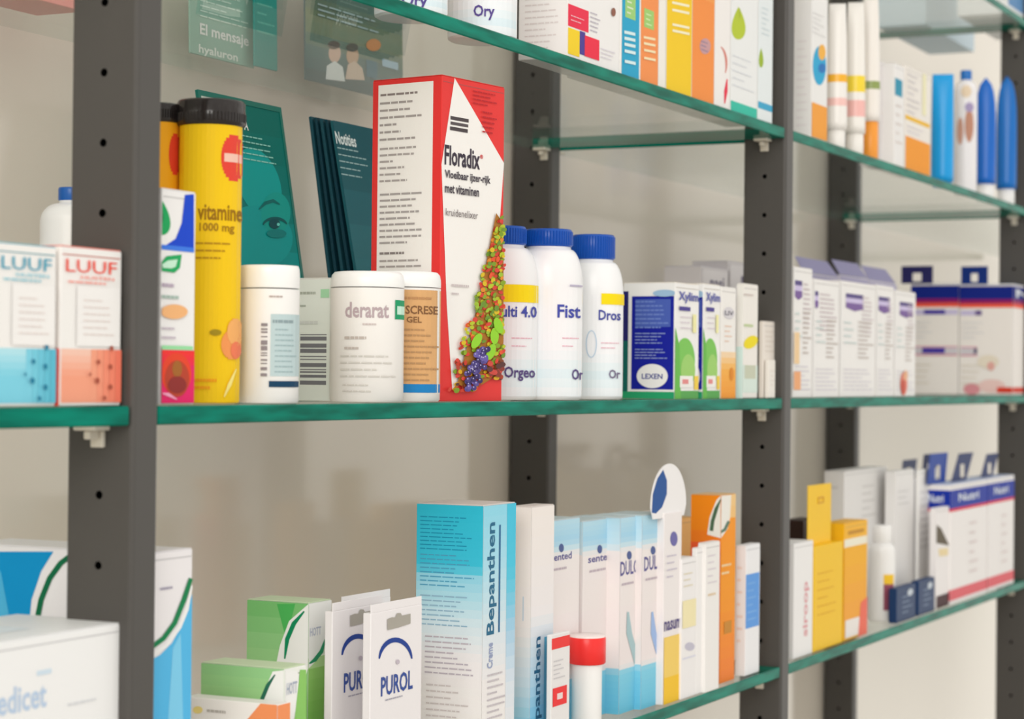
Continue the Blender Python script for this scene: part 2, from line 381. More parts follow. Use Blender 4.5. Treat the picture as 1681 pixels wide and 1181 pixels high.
def plain_bottle(r, capcol, ycap0, ycap1, rc, body='#f3f1f0', sh=.16, capname='cap', ribs=False, kind='plastic'):
    "round shouldered bottle; ycap0..ycap1 picture rows of the cap"
    zc = r.z(ycap1); zt = r.z(ycap0); R = r.R; m = MB(); z1 = zc-.006-R*sh*2
    P = [(R*.9, 0), (R*.985, .001), (R, .003), (R, z1)]
    for i in range(1, 8):
        a = math.pi/2*i/7; P.append((rc*.93+(R-rc*.93)*math.cos(a), z1+(zc-.0015-z1)*math.sin(a)))
    P += [(rc*.93, zc+.001)]
    m.lathe(P, mat(body, kind)); r.body = m.build('bottle_body', r.root)
    m = MB(); m.lathe([(rc*.96, zc), (rc, zc+.0006), (rc, zt-.0012), (rc*.95, zt-.0002), (rc*.6, zt)], mat(capcol, kind), seg=48)
    if ribs:
        for k in range(48):
            a = 2*math.pi*k/48; x, y = rc*math.cos(a), rc*math.sin(a); m.box((x-.0004, y-.0004, zc+.001), (x+.0004, y+.0004, zt-.0018), mat(capcol, kind))
    m.build(capname, r.root); return z1
r = Round('pill_bottle', 'white bottle with blue cap, behind the cough medicine boxes and the large left upright', 0, 66, 166, 400, 308, Yc=.13)
plain_bottle(r, '#1f5fb0', 308, 330, r.R*.42)
# ============================================================ MIDDLE SHELF, central bay
def tube_round(label, x0, x1, front, ycap0, ycap1, col, Yc=None):
    r = Round('effervescent_tube', label, 0, x0, x1, 640, ycap0, front, 'tablet tube', 'yellow effervescent tablet tubes', Yc=Yc)
    R = r.R; zc = r.z(ycap1)
    F = r.label(R=R); m = F.mb; m.lathe([(R*.97, 0), (R, .001), (R, zc)], mat(col, 'plastic'), seg=48)
    F.full(col) if False else None
    F.q(.02, .004, .98, zc/r.h*.995, col, 1)
    m2 = MB(); rc = R*1.10; m2.lathe([(R*1.02, zc-.001), (rc, zc), (rc, zc+.0058), (rc*.99, zc+.0062), (rc*.985, r.h-.0012), (rc*.94, r.h), (rc*.86, r.h), (rc*.84, r.h-.001)], mat('#2a2524', 'gloss'), seg=56)
    for k in range(56):
        a = 2*math.pi*k/56; x, y = rc*.995*math.cos(a), rc*.995*math.sin(a); m2.box((x-.0003, y-.0003, zc+.001), (x+.0003, y+.0003, zc+.0054), mat('#211c1b', 'gloss'))
    m2.build('cap', r.root); return r, F
r, F = tube_round('yellow vitamin tube with black cap, half hidden behind the upright and the other tube', 222, 290, .05, 172, 200, '#f6a81c')
F.oval(282, 252, 10, 34, '#e2442c'); F.mb.build('tube_body', r.root)
r, F = tube_round('yellow vitamin tube with black cap and red logo, before the teal face leaflet', 290, 393, .022, 167, 206, '#fbc81a')
F.oval(378, 258, 20, 38, '#e4473a'); F.rect(363, 251, 391, 265, '#f6c4b4'); F.text('vitamine', 322, 336, 404, 362, '#9a6d10'); F.text('1000 mg', 325, 366, 380, 384, '#a87c18')
F.lines(320, 392, 382, 428, 3, '#b98a1a', 5, .3)
F.oval(378, 566, 17, 24, '#f79a5a'); F.oval(383, 545, 13, 22, '#f9b06a'); F.oval(384, 575, 8, 14, '#f37f5c'); F.oval(352, 546, 9, 5, '#a48a1e', 20)
F.lines(318, 618, 355, 642, 2, '#f5a01c', 8, .55); F.stroke([(366, 652), (374, 632), (384, 606)], 6, '#fde488')
F.mb.build('tube_body', r.root)
# herbal box beside the upright
b = Carton('herbal_remedy_box', 'white, blue and magenta herbal box with a green drop, right beside the left upright', 0, 262, 318, 655, 308, .0075, d=.02, col='#f5f3f4', cat='box')
F = b.F
F.poly([(303, 320), (318, 319), (318, 408), (258, 408), (258, 402), (270, 404), (288, 392), (298, 366)], '#1146cf'); F.rect(258, 404, 318, 412, '#3d7be8')
F.drop(266, 358, 17, 28, '#16a45c'); F.drop(262, 352, 7, 16, '#0d7a48')
F.poly([(260, 430), (272, 421), (297, 418), (294, 440), (285, 448), (262, 445)], '#1ea860'); F.poly([(264, 434), (274, 428), (290, 426), (287, 438), (280, 441), (266, 440)], '#c9f0d8')
F.lines(262, 460, 300, 476, 1, '#b8a8bc', 4); F.lines(262, 480, 296, 494, 1, '#a9bfb6', 5)
F.oval(284, 512, 22, 12, '#f9b77d'); F.lines(262, 530, 290, 560, 2, '#c5b9c6', 6, .3)
F.rect(258, 568, 314, 575, '#9be0a8'); F.rect(258, 575, 316, 662, '#e5216a'); F.grad(258, 576, 316, 600, [(0, '#f8372e'), (1, '#ee2a52')], 4)
F.oval(286, 614, 25, 34, '#e8462a'); F.oval(287, 622, 20, 30, '#b9432c'); F.oval(287, 606, 8, 14, '#a5662a'); F.oval(287, 632, 15, 14, '#8f2f2c'); F.stroke([(260, 646), (272, 648), (286, 656)], 6, '#f7a3c4')
b.done()
# white jar 1
r = Round('supplement_jar', 'white jar with barcode and grey-blue label, directly right of the yellow vitamin tube', 0, 391, 490, 652, 437, .0065, 'jar', 'white supplement jars')
F = r.label(); R = r.R; h = r.h; zs = r.z(474)
F.mb.lathe([(R*.95, 0), (R, .0012), (R, zs-.0006)], mat('#f2efec', 'plastic'), seg=56)
F.rect(443, 516, 489, 618, '#b9cccf'); F.lines(446, 520, 487, 534, 1, '#8c9ea3', 2); F.lines(450, 536, 487, 614, 9, '#9db4b8', 4, .35); F.rect(441, 626, 488, 636, '#16405f')
F.bars(428, 530, 438, 618, '#8d8589', False, 5); F.lines(440, 483, 476, 490, 1, '#b5a49e', 7); F.mb.build('jar_body', r.root)
m = MB(); m.lathe([(R*.99, zs), (R*1.0, zs+.0008), (R*1.0, h-.004), (R*.985, h-.0015), (R*.95, h), (R*.3, h)], mat('#f8f7f5', 'plastic'), seg=56); m.build('lid', r.root)
# pale green side carton
b = Carton('skin_cream_carton', 'pale green-grey carton with a dark horizontal barcode, between two white jars', 0, 541, 600, 650, 456, .05, xl=486, col='#e9eae4')
F = b.L; F.full('#dfe6df'); F.px = True
F.bars(493, 549, 536, 632, '#77787d', False, 9); F.lines(493, 476, 526, 486, 1, '#a9b0a5', 3, .6); F.rect(527, 475, 541, 489, '#a5d8af'); F.lines(493, 498, 505, 506, 1, '#a9b0a5', 2); F.lines(493, 522, 530, 536, 1, '#cfd4d0', 2)
b.done()
def cream_jar(label, x0, x1, yt, front):
    r = Round('cream_jar', label, 0, x0, x1, 652, yt, front, 'jar', 'white supplement jars'); F = r.label(); R = r.R; h = r.h; zs = r.z(yt+26)
    F.mb.lathe([(R*.95, 0), (R, .0012), (R, zs-.0005)], mat('#f0ebe8', 'plastic'), seg=56)
    m = MB(); m.lathe([(R, zs), (R*1.003, zs+.0005), (R, h-.005), (R*.97, h-.002), (R*.9, h-.0003), (R*.8, h), (R*.2, h)], mat('#f8f8f6', 'plastic'), seg=56)
    m.build('lid', r.root); return r, F
r, F = cream_jar('white jar with tan information panel and blue stripe, touching the tall red tonic box', 604, 722, 447, .0065)
F.rect(659, 476, 721, 632, '#d6a672'); F.rect(655, 631, 721, 645, '#1f7fc0'); F.text('SCRESE', 664, 502, 716, 516, '#7f5a3c'); F.text('GEL', 666, 520, 690, 530, '#86603f'); F.lines(662, 484, 716, 494, 1, '#b98a5e', 2); F.lines(662, 536, 718, 628, 10, '#b58d63', 7, .4)
F.mb.build('jar_body', r.root)
r, F = cream_jar('white jar lettered in pale script with a small green square, left of the tan-panelled jar', 541, 662, 447, .0065)
F.text('derarat', 566, 496, 636, 522, '#b5a3a8', True); F.rect(646, 492, 661, 524, '#1d9a68'); F.rect(649, 502, 661, 516, '#c5ead8'); F.lines(594, 528, 622, 536, 1, '#c9bcba', 3)
F.lines(566, 548, 628, 560, 1, '#bdb2ab', 4); F.lines(566, 566, 592, 576, 1, '#c2b8b2', 5); F.lines(560, 578, 655, 622, 4, '#cdc9c3', 6, .3); F.lines(564, 626, 622, 646, 2, '#cfcac4', 9, .3)
F.mb.build('jar_body', r.root)
# red tonic box
b = Carton('tonic_box', 'tall red box with white arrow panel and bunch of fruit, tallest on the middle shelf', 0, 722, 825, 500, 122, .0165, xl=608, yaw=-8, col='#e23a38')
L, F = b.L, b.F
L.rect(619, 137, 709, 640, '#f3ede9'); L.lines(625, 147, 704, 158, 1, '#8a7f7d', 3, .45); L.lines(624, 160, 704, 232, 6, '#a39c9a', 11, .4, .6); L.lines(624, 236, 704, 300, 6, '#a8a19f', 12, .4, .6); L.lines(624, 312, 704, 402, 9, '#a6a09f', 5, .42, .9); L.lines(624, 410, 676, 420, 1, '#88807e', 3, .5); L.lines(624, 422, 704, 460, 4, '#a8a19f', 6, .4)
F.poly([(746, 128), (827, 268), (819, 378), (796, 480), (760, 620), (742, 640), (733, 500), (722, 270)], '#f5efeb')
F.rect(739, 193, 769, 199, '#4d4548'); F.rect(739, 202, 768, 207, '#5a5255'); F.rect(738, 210, 767, 216, '#4d4548')
F.text('Floradix', 729, 242, 787, 275, '#3c3442'); F.text('®', 787, 254, 792, 261, '#cc3333'); F.text('Vloeibaar ijzer-rijk', 729, 284, 804, 301, '#4a434d'); F.text('met vitaminen', 729, 305, 785, 320, '#4a434d'); F.text('kruidenelixer', 730, 345, 783, 357, '#7a7072', False)
F.lines(775, 150, 822, 176, 4, '#b52a31', 3, .4); F.lines(790, 182, 822, 222, 5, '#b52a31', 4, .4); F.lines(739, 464, 776, 474, 1, '#cabfc0', 3); F.lines(739, 478, 756, 486, 1, '#cabfc0', 3)
R = random.Random(4)
F.poly([(812, 350), (820, 362), (824, 420), (824, 560), (820, 612), (785, 634), (766, 640), (748, 630), (756, 600), (772, 540), (786, 480), (800, 410)], '#a9702c')
for i in range(380):
    v = R.random()**.7; y = 354+v*288; lft = 814-(v**1.1)*86; x = R.uniform(lft, 823)
    c = R.choice(('#8aa52c', '#b7c332', '#6f9136', '#d8b92a', '#e35a35', '#d6483c', '#9fbf3a', '#e08a32', '#7d9a2e', '#c8402f') if v < .8 else ('#c8402f', '#8a4a30', '#d6483c', '#7d9a2e', '#b0432f', '#5d3a38', '#d8a92a'))
    if v > .93 and x > 782: continue
    F.oval(x, y, R.uniform(2.4, 4.6), R.uniform(2.6, 5.6), c, R.uniform(0, 90), 8)
    F.lay -= .95
for x, y, a in ((806, 552, 0), (800, 578, 20), (812, 535, -20), (776, 560, 30)): F.oval(x, y, 7, 14, '#93d035', a, 12)
for i in range(64):
    v = R.random(); x = 764+v*24+R.uniform(-13, 13)*(.5+.5*math.sin(math.pi*min(1, v*1.2))); y = 632-v*58+R.uniform(-10, 9)
    F.oval(x, y, 4.2, 4.6, R.choice(('#4b3f7e', '#5d5096', '#3b2f63', '#6a5ca8')), 0, 10); F.oval(x-1, y-1.5, 1.2, 1.2, '#b9b3dc', 0, 6); F.lay -= 1.9
for i in range(12):
    F.lay -= .95; F.oval(R.uniform(795, 818), R.uniform(596, 618), 5, 4.5, R.choice(('#8a3b33', '#5d3a38', '#c94b42')), 0, 9)
b.done(lidcol='#d93a36')
# leaflets behind
def leaflet(label, xa, xb, yt, Y, tilt, col, d=.0012, lv=0, w=None, name='leaflet', group='teal leaflets leaning at the back', xl=None, dz=0, yr=650, yaw=0, cat='leaflet'):
    return Carton(name, label, lv, xa, xb, yr, yt, Y, d=d, tilt=-math.radians(tilt), col=col, cat=cat, group=group, dz=dz, w=w, kind='paper', yaw=yaw)
b = leaflet('bright teal leaflet showing a face with one eye, leaning behind the yellow tube', 392, 522, 147, .150, 9.6, '#0e8583')
F = b.F
F.grad(300, 150, 530, 655, [(0, '#04695f'), (.35, '#047a74'), (.6, '#069a98'), (1, '#048884')], 10)
F.poly([(325, 152), (342, 154), (392, 174), (392, 186), (340, 170), (328, 182)], '#dfe8e0')
F.oval(424, 300, 34, 60, '#0aa09c', -20); F.oval(420, 390, 60, 52, '#0a9c9a', 10); F.oval(452, 350, 24, 34, '#0f9d93', 0)
F.text('A', 399, 198, 406, 214, '#eef5ee'); F.lines(396, 222, 450, 268, 5, '#8fd0c4', 4, .3, .95)
F.stroke([(424, 344), (434, 334), (447, 330), (458, 336)], 6, '#0a6a68'); F.arc(450, 372, 20, 13, 190, 345, 5, '#06585a'); F.oval(449, 368, 9, 8, '#0a4d54'); F.oval(455, 369, 2.5, 2.5, '#6fd6ca'); F.oval(452, 384, 16, 7, '#0c7f7d')
b.mb.build('printed_sheet', b.root)
m = MB(); w_, h_ = b.w, b.h
m.ring([(-.0015, -.001), (w_+.0015, -.001), (w_+.0015, h_+.0015), (-.0015, h_+.0015)], [(.0012, .0015), (w_-.0012, .0015), (w_-.0012, h_-.002), (.0012, h_-.002)], (0, -.0006, 0), (1, 0, 0), (0, 0, 1), (0, 1, 0), .0022, mat('#0b6c60', 'plastic')); m.build('frame', b.root)
for i in range(5):
    b = leaflet(('front dark petrol brochure with white title lines, behind the red tonic box', 'second dark petrol brochure edge, just behind the titled one', 'third dark petrol brochure edge counting back from the titled one', 'fourth dark petrol brochure edge in the leaning stack', 'rearmost dark petrol brochure edge of the leaning stack')[i],
                618-i*13, 770, 192-i*1.5, .128+i*.0055, 11-i*.6, '#235e68' if i == 0 else ('#1c4a56', '#123a47')[i % 2], d=.0022, w=.098, name='brochure', group='stack of petrol brochures')
    if i == 0:
        F = b.F; F.grad(500, 190, 720, 655, [(0, '#1d525c'), (.5, '#2c6f78'), (1, '#256670')], 8); F.text('Notities', 541, 218, 583, 238, '#dfe9e8'); F.lines(544, 240, 606, 292, 5, '#9fbfc0', 4, .25, .98)
    b.mb.build('brochure_cover', b.root)
# blue capped bottles
def vit_bottle(x0, x1, c0, c1, yt, yc, label, deco, front):
    r = Round('vitamin_bottle', label, 0, x0, x1, 648, yt, front, 'bottle', 'white vitamin bottles with blue caps'); rc = r.R*(c1-c0)/(x1-x0)
    z1 = plain_bottle(r, '#1250b0', yt, yc, rc, '#f4f4f8', .42, ribs=True)
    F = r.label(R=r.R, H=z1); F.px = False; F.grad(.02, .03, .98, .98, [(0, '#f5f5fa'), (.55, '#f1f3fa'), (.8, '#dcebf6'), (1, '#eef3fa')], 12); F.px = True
    F.R += .0003
    deco(F); F.mb.build('wrap_label', r.body); return r
def d1(F):
    F.rect(800, 467, 884, 496, '#ffd814'); F.text('ulti 4.0', 822, 502, 878, 521, '#4850a8'); F.text('Orgeo', 827, 602, 876, 626, '#5a4a80'); F.lines(838, 553, 880, 557, 1, '#e5a9bb', 3); F.lines(838, 566, 880, 570, 1, '#e5a9bb', 4); F.rect(830, 458, 876, 461, '#cfc3e0')
def d2(F):
    F.text('Fist', 913, 500, 950, 522, '#4850a8'); F.text('Or', 937, 606, 957, 624, '#5a4a80'); F.lines(921, 553, 956, 557, 1, '#e5a9bb', 3); F.lines(921, 566, 956, 570, 1, '#e5a9bb', 4); F.rect(932, 467, 952, 470, '#b9b2c8')
def d3(F):
    F.rect(985, 477, 1023, 500, '#ffd814'); F.text('Dros', 981, 509, 1016, 526, '#4a50a0'); F.text('Or', 998, 607, 1016, 622, '#7a708c'); F.lines(985, 558, 1022, 574, 2, '#e5b4c2', 3, .25)
    F.arc(970, 565, 8, 22, 90, 450, 1.5, '#bcd0e4', taper=False)
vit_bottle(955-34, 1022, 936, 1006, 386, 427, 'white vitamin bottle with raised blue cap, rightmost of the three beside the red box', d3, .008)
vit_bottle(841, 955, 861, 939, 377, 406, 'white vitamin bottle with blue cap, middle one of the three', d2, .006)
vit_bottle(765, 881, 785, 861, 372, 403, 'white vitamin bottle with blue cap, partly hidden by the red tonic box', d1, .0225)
# nasal/children cartons right of the bottles
def leaf_box(xl, xe, xr, yt, label, deco=True):
    b = Carton('capsule_carton', label, 0, xe, xr, 645, yt, .006, xl=xl, col='#f4f2f0', group='blue, green and white capsule cartons'); L, F = b.L, b.F
    L.px = False; L.full('#f4f2f0'); L.rect(.0, .02, .1, .92, '#16675f'); L.rect(.0, .5, .1, .93, '#27246a'); L.rect(.17, .08, .98, .885, '#16209a'); L.rect(0, 0, 1, .06, '#27a06c')
    L.rect(.24, .62, .92, .86, '#4a60b4'); L.lines(.24, .60, .93, .86, 7, '#6f86c9', 4, .45); L.lines(.24, .47, .92, .58, 4, '#93a5d8', 5, .4); L.lines(.24, .34, .92, .44, 4, '#9aaadb', 6, .4)
    L.oval(.58, .195, .3, .105, '#f0f0ee'); L.text('LEXEN', .38, .17, .78, .215, '#27358f'); L.oval(.8, .91, .22, .03, '#9fc0dc')
    F.px = False; F.rect(0, 0, 1, .07, '#58a853'); F.oval(.42, .33, .42, .2, '#7cc558'); F.oval(.55, .25, .3, .14, '#9ed06f'); F.poly([(0, 0), (.25, 0), (.18, .45), (0, .62)], '#66b94b')
    F.rect(.2, .1, .75, .2, '#f7f3ec'); F.rect(.8, .08, .98, .2, '#f6cf4a'); F.rect(.3, .13, .55, .17, '#e58f8f')
    F.text('Xylim', .12, .83, .95, .93, '#5a5fae'); F.rect(.14, .765, .6, .80, '#4a3f92'); F.lines(.2, .6, .8, .74, 3, '#d9cfd8', 3, .3); F.rect(.7, .58, .85, .74, '#f3ecb0')
    b.done(lidcol='#efe6da')
leaf_box(1022, 1107, 1146, 463, 'carton with navy text panel and green drop, right next to the vitamin bottles')
leaf_box(1122, 1153, 1181, 465, 'second navy and green carton, squeezed between its twin and the orange-based carton')
b = Carton('capsule_carton', 'narrow white carton with orange lower half between the green and the yellow-pill cartons', 0, 1183, 1207, 645, 470, .006, d=.03, col='#f3eeea', group='blue, green and white capsule cartons')
b.F.px = False; b.F.grad(0, 0, 1, .42, [(0, '#f9dcc0'), (.4, '#fbb04a'), (1, '#f79a2e')], 8); b.F.oval(.5, .77, .38, .055, '#d8d5da'); b.F.text('LIV', .22, .75, .8, .79, '#4b465c'); b.F.lines(.2, .5, .8, .68, 4, '#ecc9b4', 3, .3); b.F.oval(.7, .22, .14, .06, '#e08a20'); b.done()
b = Carton('capsule_carton', 'white and mint carton with a slanted yellow pill, in front of the middle right upright', 0, 1219, 1243, 645, 465, .006, xl=1208, col='#f1ebe6', group='blue, green and white capsule cartons')
b.L.full('#f3efe9'); b.L.px = False; b.L.rect(0, 0, 1, .45, '#d5ece6')
b.F.rect(1214, 600, 1244, 645, '#d9e8e0'); b.F.rect(1222, 600, 1240, 622, '#c8cdb8'); b.F.oval(1232, 562, 13, 9, '#f3dc12', -40); b.F.lines(1221, 528, 1240, 540, 1, '#c9d8a8', 3); b.F.lines(1220, 480, 1240, 488, 1, '#d5c9c4', 3); b.done()
b = Carton('small_carton', 'small cream carton behind the tiniest one, in front of the middle right upright', 0, 1252, 1278, 645, 527, .0088, xl=1245, col='#ede5dd', group='tiny white cartons'); b.F.lines(1256, 540, 1275, 580, 5, '#ddd2c8', 3, .3); b.done()
b = Carton('small_carton', 'tiniest cream carton at the right end of the central middle shelf', 0, 1262, 1284, 645, 590, .0045, w=.0155, d=.0035, col='#f1eae3', group='tiny white cartons'); b.F.lines(1265, 605, 1280, 635, 4, '#e3d8d0', 3, .3); b.done(lid=False)
# rear row with open flaps
for i, (x0, x1, yt, t) in enumerate(((1150, 1196, 436, 'grey-white carton in the rear row behind the green drop cartons'), (1194, 1262, 428, 'grey-white carton in the rear row partly behind the middle right upright'))):
    b = Carton('rear_carton', t, 0, x0, x1, 600, yt, .10, d=.035, col='#d9d4d6', group='rear row of cartons'); b.F.px = False
    b.F.rect(.05, .8, .95, .98, '#e6e2e4'); b.F.text('nasi', .3, .83, .8, .93, '#6b6480'); b.T.px = False; b.T.rect(.3, .2, .9, .9, '#6a6385'); b.done(lidcol='#c9c4ce')
# ============================================================ MIDDLE SHELF, right bay
def purple_box(xe, xr, yt, u0, u1, label, red=False, orange=False):
    b = Carton('allergy_carton', label, 0, xe, xr, 642, yt, .0065, d=.026, col='#f2eeec', group='row of white cartons with purple logos'); F = b.F; F.px = False
    F.poly([(u0, .90), (u1, .90), (u1, .86), (u0, .86)], '#584a86'); F.rect(u0, .82, u1, .862, '#cfc3e8'); F.poly([(u0, .82), (u1, .82), (u1, .775), ((u0+u1)/2, .75), (u0, .775)], '#7a5c9e')
    F.lines(min(u1+.06, .6), .56, .95, .9, 9, '#cbbdc2', 4, .45); F.lines(.5, .33, .95, .68, 9, '#c6bcb6', 5, .5); F.lines(.1, .05, .95, .26, 6, '#d8d4dc', 6, .4); F.lines(.1, .45, .45, .68, 4, '#d3dedd', 7, .4)
    if red: F.oval(.42, .12, .17, .11, '#e58672'); F.oval(.38, .09, .1, .07, '#c8503f'); F.oval(.5, .2, .1, .05, '#e9b58f')
    if orange: F.rect(0, .06, .38, .2, '#f2ab78'); F.rect(0, .26, .3, .5, '#f4cfa0')
    F.rect(.0, .0, .025, 1, '#fbfaf8'); b.done(lidcol='#e9e2e0')
purple_box(1301, 1332, 437, .05, .45, 'first purple-logo carton right of the middle right upright, with an orange patch', orange=True)
purple_box(1334, 1376, 457, .04, .18, 'second purple-logo carton from the middle right upright')
purple_box(1378, 1436, 460, .15, .64, 'widest purple-logo carton, middle of the white row')
purple_box(1438, 1466, 467, .1, .75, 'fourth purple-logo carton from the middle right upright')
purple_box(1468, 1502, 476, .22, .85, 'purple-logo carton with a red figure, next to the navy diet box', red=True)
for i, (x0, x1, yt, t) in enumerate(((1318, 1376, 446, 'left purple-grey topped carton in the rear row behind the purple-logo cartons'), (1378, 1424, 450, 'middle purple-grey topped carton in the rear row behind the purple-logo cartons'), (1426, 1470, 459, 'right purple-grey topped carton in the rear row behind the purple-logo cartons'))):
    b = Carton('rear_carton', t, 0, x0, x1, 600, yt, .065, d=.05, col='#cdc8d4', group='purple-grey rear cartons')
    b.F.px = False; b.F.rect(0, .8, 1, .99, '#a8a3c2'); b.done(lid=False)
    m = MB(); w, d, h = b.w, b.d, b.h; m.slab([(0, 0), (w, 0), (w*.95, .018), (w*.05, .018)], (0, .0005, h), (1, 0, 0), (0, .55, .83), (0, .83, -.55), .0005, mat('#8f8ab0', 'card')); m.build('open_flap', b.root)
# navy diet boxes
def hang_tab(b, face_o, a, n, wd, ht, col, hole=.3, slant=0):
    m = MB(); o = Vector(face_o); po = [(0, 0), (wd, 0), (wd*(1+slant), ht), (wd*slant, ht)]; k = wd*hole; cx = wd*(.5+slant*.5)
    pi = [(cx-k/2, ht*.12), (cx+k/2, ht*.12), (cx+k/2, ht*.6), (cx-k/2, ht*.6)]
    m.ring(po, pi, o, a, (0, 0, 1), n, .0006, mat(col, 'card')); return m.build('hang_tab', b.root)
def diet_box(label, xe, xr, yt, Y, xl, w=None, front=True, lv=0, side_cut=None):
    b = Carton('diet_box', label, 0, xe, xr, 640, yt, Y, xl=xl, w=w, col='#f0eae7', group='navy-topped diet boxes on the middle shelf'); 
    for F in (b.L, b.F):
        F.px = False; F.full('#f0e9e5'); F.rect(0, .865, 1, .985, '#0d2383'); F.rect(0, .825, 1, .865, '#8c1862'); F.rect(0, .79, 1, .827, '#ec5a40')
    L = b.L
    L.rect(.02, .72, .42 if front else .98, .765, '#c9c0e2'); L.rect(.02, .365, .34 if front else .98, .425, '#cfcbd2'); L.rect(.02, .425, .34 if front else .98, .435, '#d98fa6'); L.rect(.02, .35, .34 if front else .98, .362, '#d98fa6')
    if front: L.rect(.3, .72, .42, .765, '#6a5890'); L.rect(.28, .37, .34, .42, '#5c5276')
    else: L.rect(.28, .725, .72, .765, '#4636a0'); L.rect(.25, .37, .72, .42, '#4636a0'); 
    L.lines(.05, .5, .55, .68, 4, '#d6d6da', 3, .3); L.lines(.05, .08, .5, .3, 4, '#ddd5c8', 5, .3)
    if front: L.oval(.55, .3, .2, .06, '#e6dccb'); L.oval(.6, .26, .07, .04, '#e0a9a0'); L.oval(.25, .05, .16, .05, '#d8929a'); L.oval(.62, .08, .25, .06, '#e9c9c4'); L.rect(.72, .02, 1, .07, '#d8402c'); b.F.rect(0, .02, 1, .07, '#d8402c'); b.F.text('Nutri', .05, .885, .8, .96, '#e8ecf4')
    b.done(lidcol='#9fb2d6')
    return b
b = diet_box('navy-topped diet box with red base stripe, cut by the right edge of the photo', 1662, 1740, 466, .0065, 1574)
hang_tab(b, (-.0004, b.d*.97, b.h), (0, -1, 0), (-1, 0, 0), b.d*.5, .021, '#12307c', .26)
b2 = Carton('x', None, 0, 1662, 1740, 640, 466, .0065, xl=1574)
Yb = .0065+b2.d+.0008; bpy.data.objects.remove(b2.root)
b = diet_box('navy-topped diet box standing behind the other, next to the purple-logo cartons', 1573, 1700, 465, Yb, 1494, w=b.w, front=False)
hang_tab(b, (-.0004, b.d*1.2, b.h), (0, -1, 0), (-1, 0, 0), b.d*.66, .021, '#2b2a63', .28)
# ============================================================ UPPER SHELF, central bay
G = 'upper shelf front row of the central bay'
def up_bottle(x0, x1, label, txt):
    r = Round('vitamin_bottle', label, 1, x0, x1, 20, -160, .006, 'bottle', 'white vitamin bottles on the upper shelf'); R = r.R
    z1 = plain_bottle(r, '#1250b0', -160, -135, R*.62, '#f4f4f8', .42)
    F = r.label(R=R, H=z1); F.px = False; F.grad(.02, .03, .98, .98, [(0, '#f5f5fa'), (.6, '#eef2fa'), (.85, '#dbeaf6'), (1, '#eef3fa')], 10); F.px = True; F.R += .0003; txt(F); F.mb.build('wrap_label', r.body)
def tA(F): F.rect(700, -80, 745, -50, '#ffd814'); F.text('Ory', 660, -10, 700, 16, '#5a4a90')
def tB(F): F.rect(790, -70, 848, -45, '#ffd814'); F.text('Ory', 778, 8, 811, 33, '#5a4a90')
up_bottle(614, 735, 'white vitamin bottle at the left end of the upper shelf front row', tA)
up_bottle(735, 849, 'white vitamin bottle with violet lettering on the upper shelf, beside the white colour-square box', tB)
b = Carton('travel_care_carton', 'white carton with red, yellow and blue squares at its foot, upper shelf', 1, 932, 1017, 60, -150, .006, xl=851, col='#f3efee', group=G)
b.L.lines(862, -60, 926, 82, 14, '#dcd4d4', 3, .3); F = b.F
F.rect(932, 12, 966, 48, '#ea2b4c'); F.rect(932, 48, 951, 91, '#ffd21e'); F.rect(951, 52, 960, 90, '#4a3a96'); F.rect(959, 62, 983, 96, '#ee2846'); F.lines(936, 26, 964, 40, 2, '#f5b4c0', 3, .35)
F.lines(968, 20, 990, 56, 5, '#b9b2c0', 4, .35); F.oval(1006, 20, 3.5, 7, '#8f5b4a'); F.lines(985, 80, 1012, 100, 3, '#d8d2dc', 5, .35); b.done()
def pill_pack(xe, xr, c, lab, label, deco):
    b = Carton('vitamin_pack', label, 1, xe, xr, 80, -150, .006, d=.04, col='#f6f1ec', group=G); F = b.F; F.px = False; F.rect(.08 if lab else 0, 0, 1, 1, c); F.px = True; deco(F); b.done(); return b
def dA(F):
    F.rect(1026, -20, 1043, 31, '#9ed07a'); F.lines(1029, -10, 1041, 26, 4, '#e8f3d8', 3, .4)
    for y in (50, 60, 70, 81, 98): F.poly([(1024, y), (1042, y+4), (1042, y+9), (1024, y+5)], '#d8f1f7')
def dB(F):
    F.rect(1057, 16, 1073, 47, '#9fce72'); F.lines(1060, 20, 1071, 44, 3, '#d4ecb6', 3, .4)
    for y in (58, 68, 79, 92): F.poly([(1056, y+1), (1075, y+5), (1075, y+9), (1056, y+5)], '#fde3b8')
def dC(F):
    for y in (2, 14, 38, 48): F.poly([(1103, y), (1131, y+6), (1131, y+10), (1103, y+4)], '#fdf2cf')
def dD(F): F.px = False; F.grad(0, .55, 1, 1, [(0, '#fbc39b'), (1, '#fb9a48')], 8); F.px = True; F.oval(1157, 76, 9, 13, '#c99a9e'); F.lines(1150, 66, 1164, 86, 3, '#8f7f9c', 3, .4)
pill_pack(1018, 1049, '#1fa5cf', 1, 'narrow turquoise pack with green label and white slashes, upper shelf', dA)
pill_pack(1049, 1080, '#fb9350', 1, 'narrow orange pack with green label and white slashes, upper shelf', dB)
pill_pack(1081, 1092, '#f6ede6', 0, 'plain white sliver of a pack between orange and yellow packs, upper shelf', lambda F: None)
pill_pack(1094, 1135, '#fccb10', 0, 'bright yellow pack with cream lettering, upper shelf', dC)
pill_pack(1136, 1172, '#fb9141', 0, 'orange pack with a mauve round print, right of the yellow pack, upper shelf', dD)
pill_pack(1173, 1198, '#f6efec', 0, 'white pack with a red curved figure beside the orange pack, upper shelf', lambda F: (F.arc(1178, 105, 14, 30, -70, 30, 4, '#d98a80'), F.stroke([(1193, 130), (1191, 150), (1189, 170)], 6, '#e8334f')))
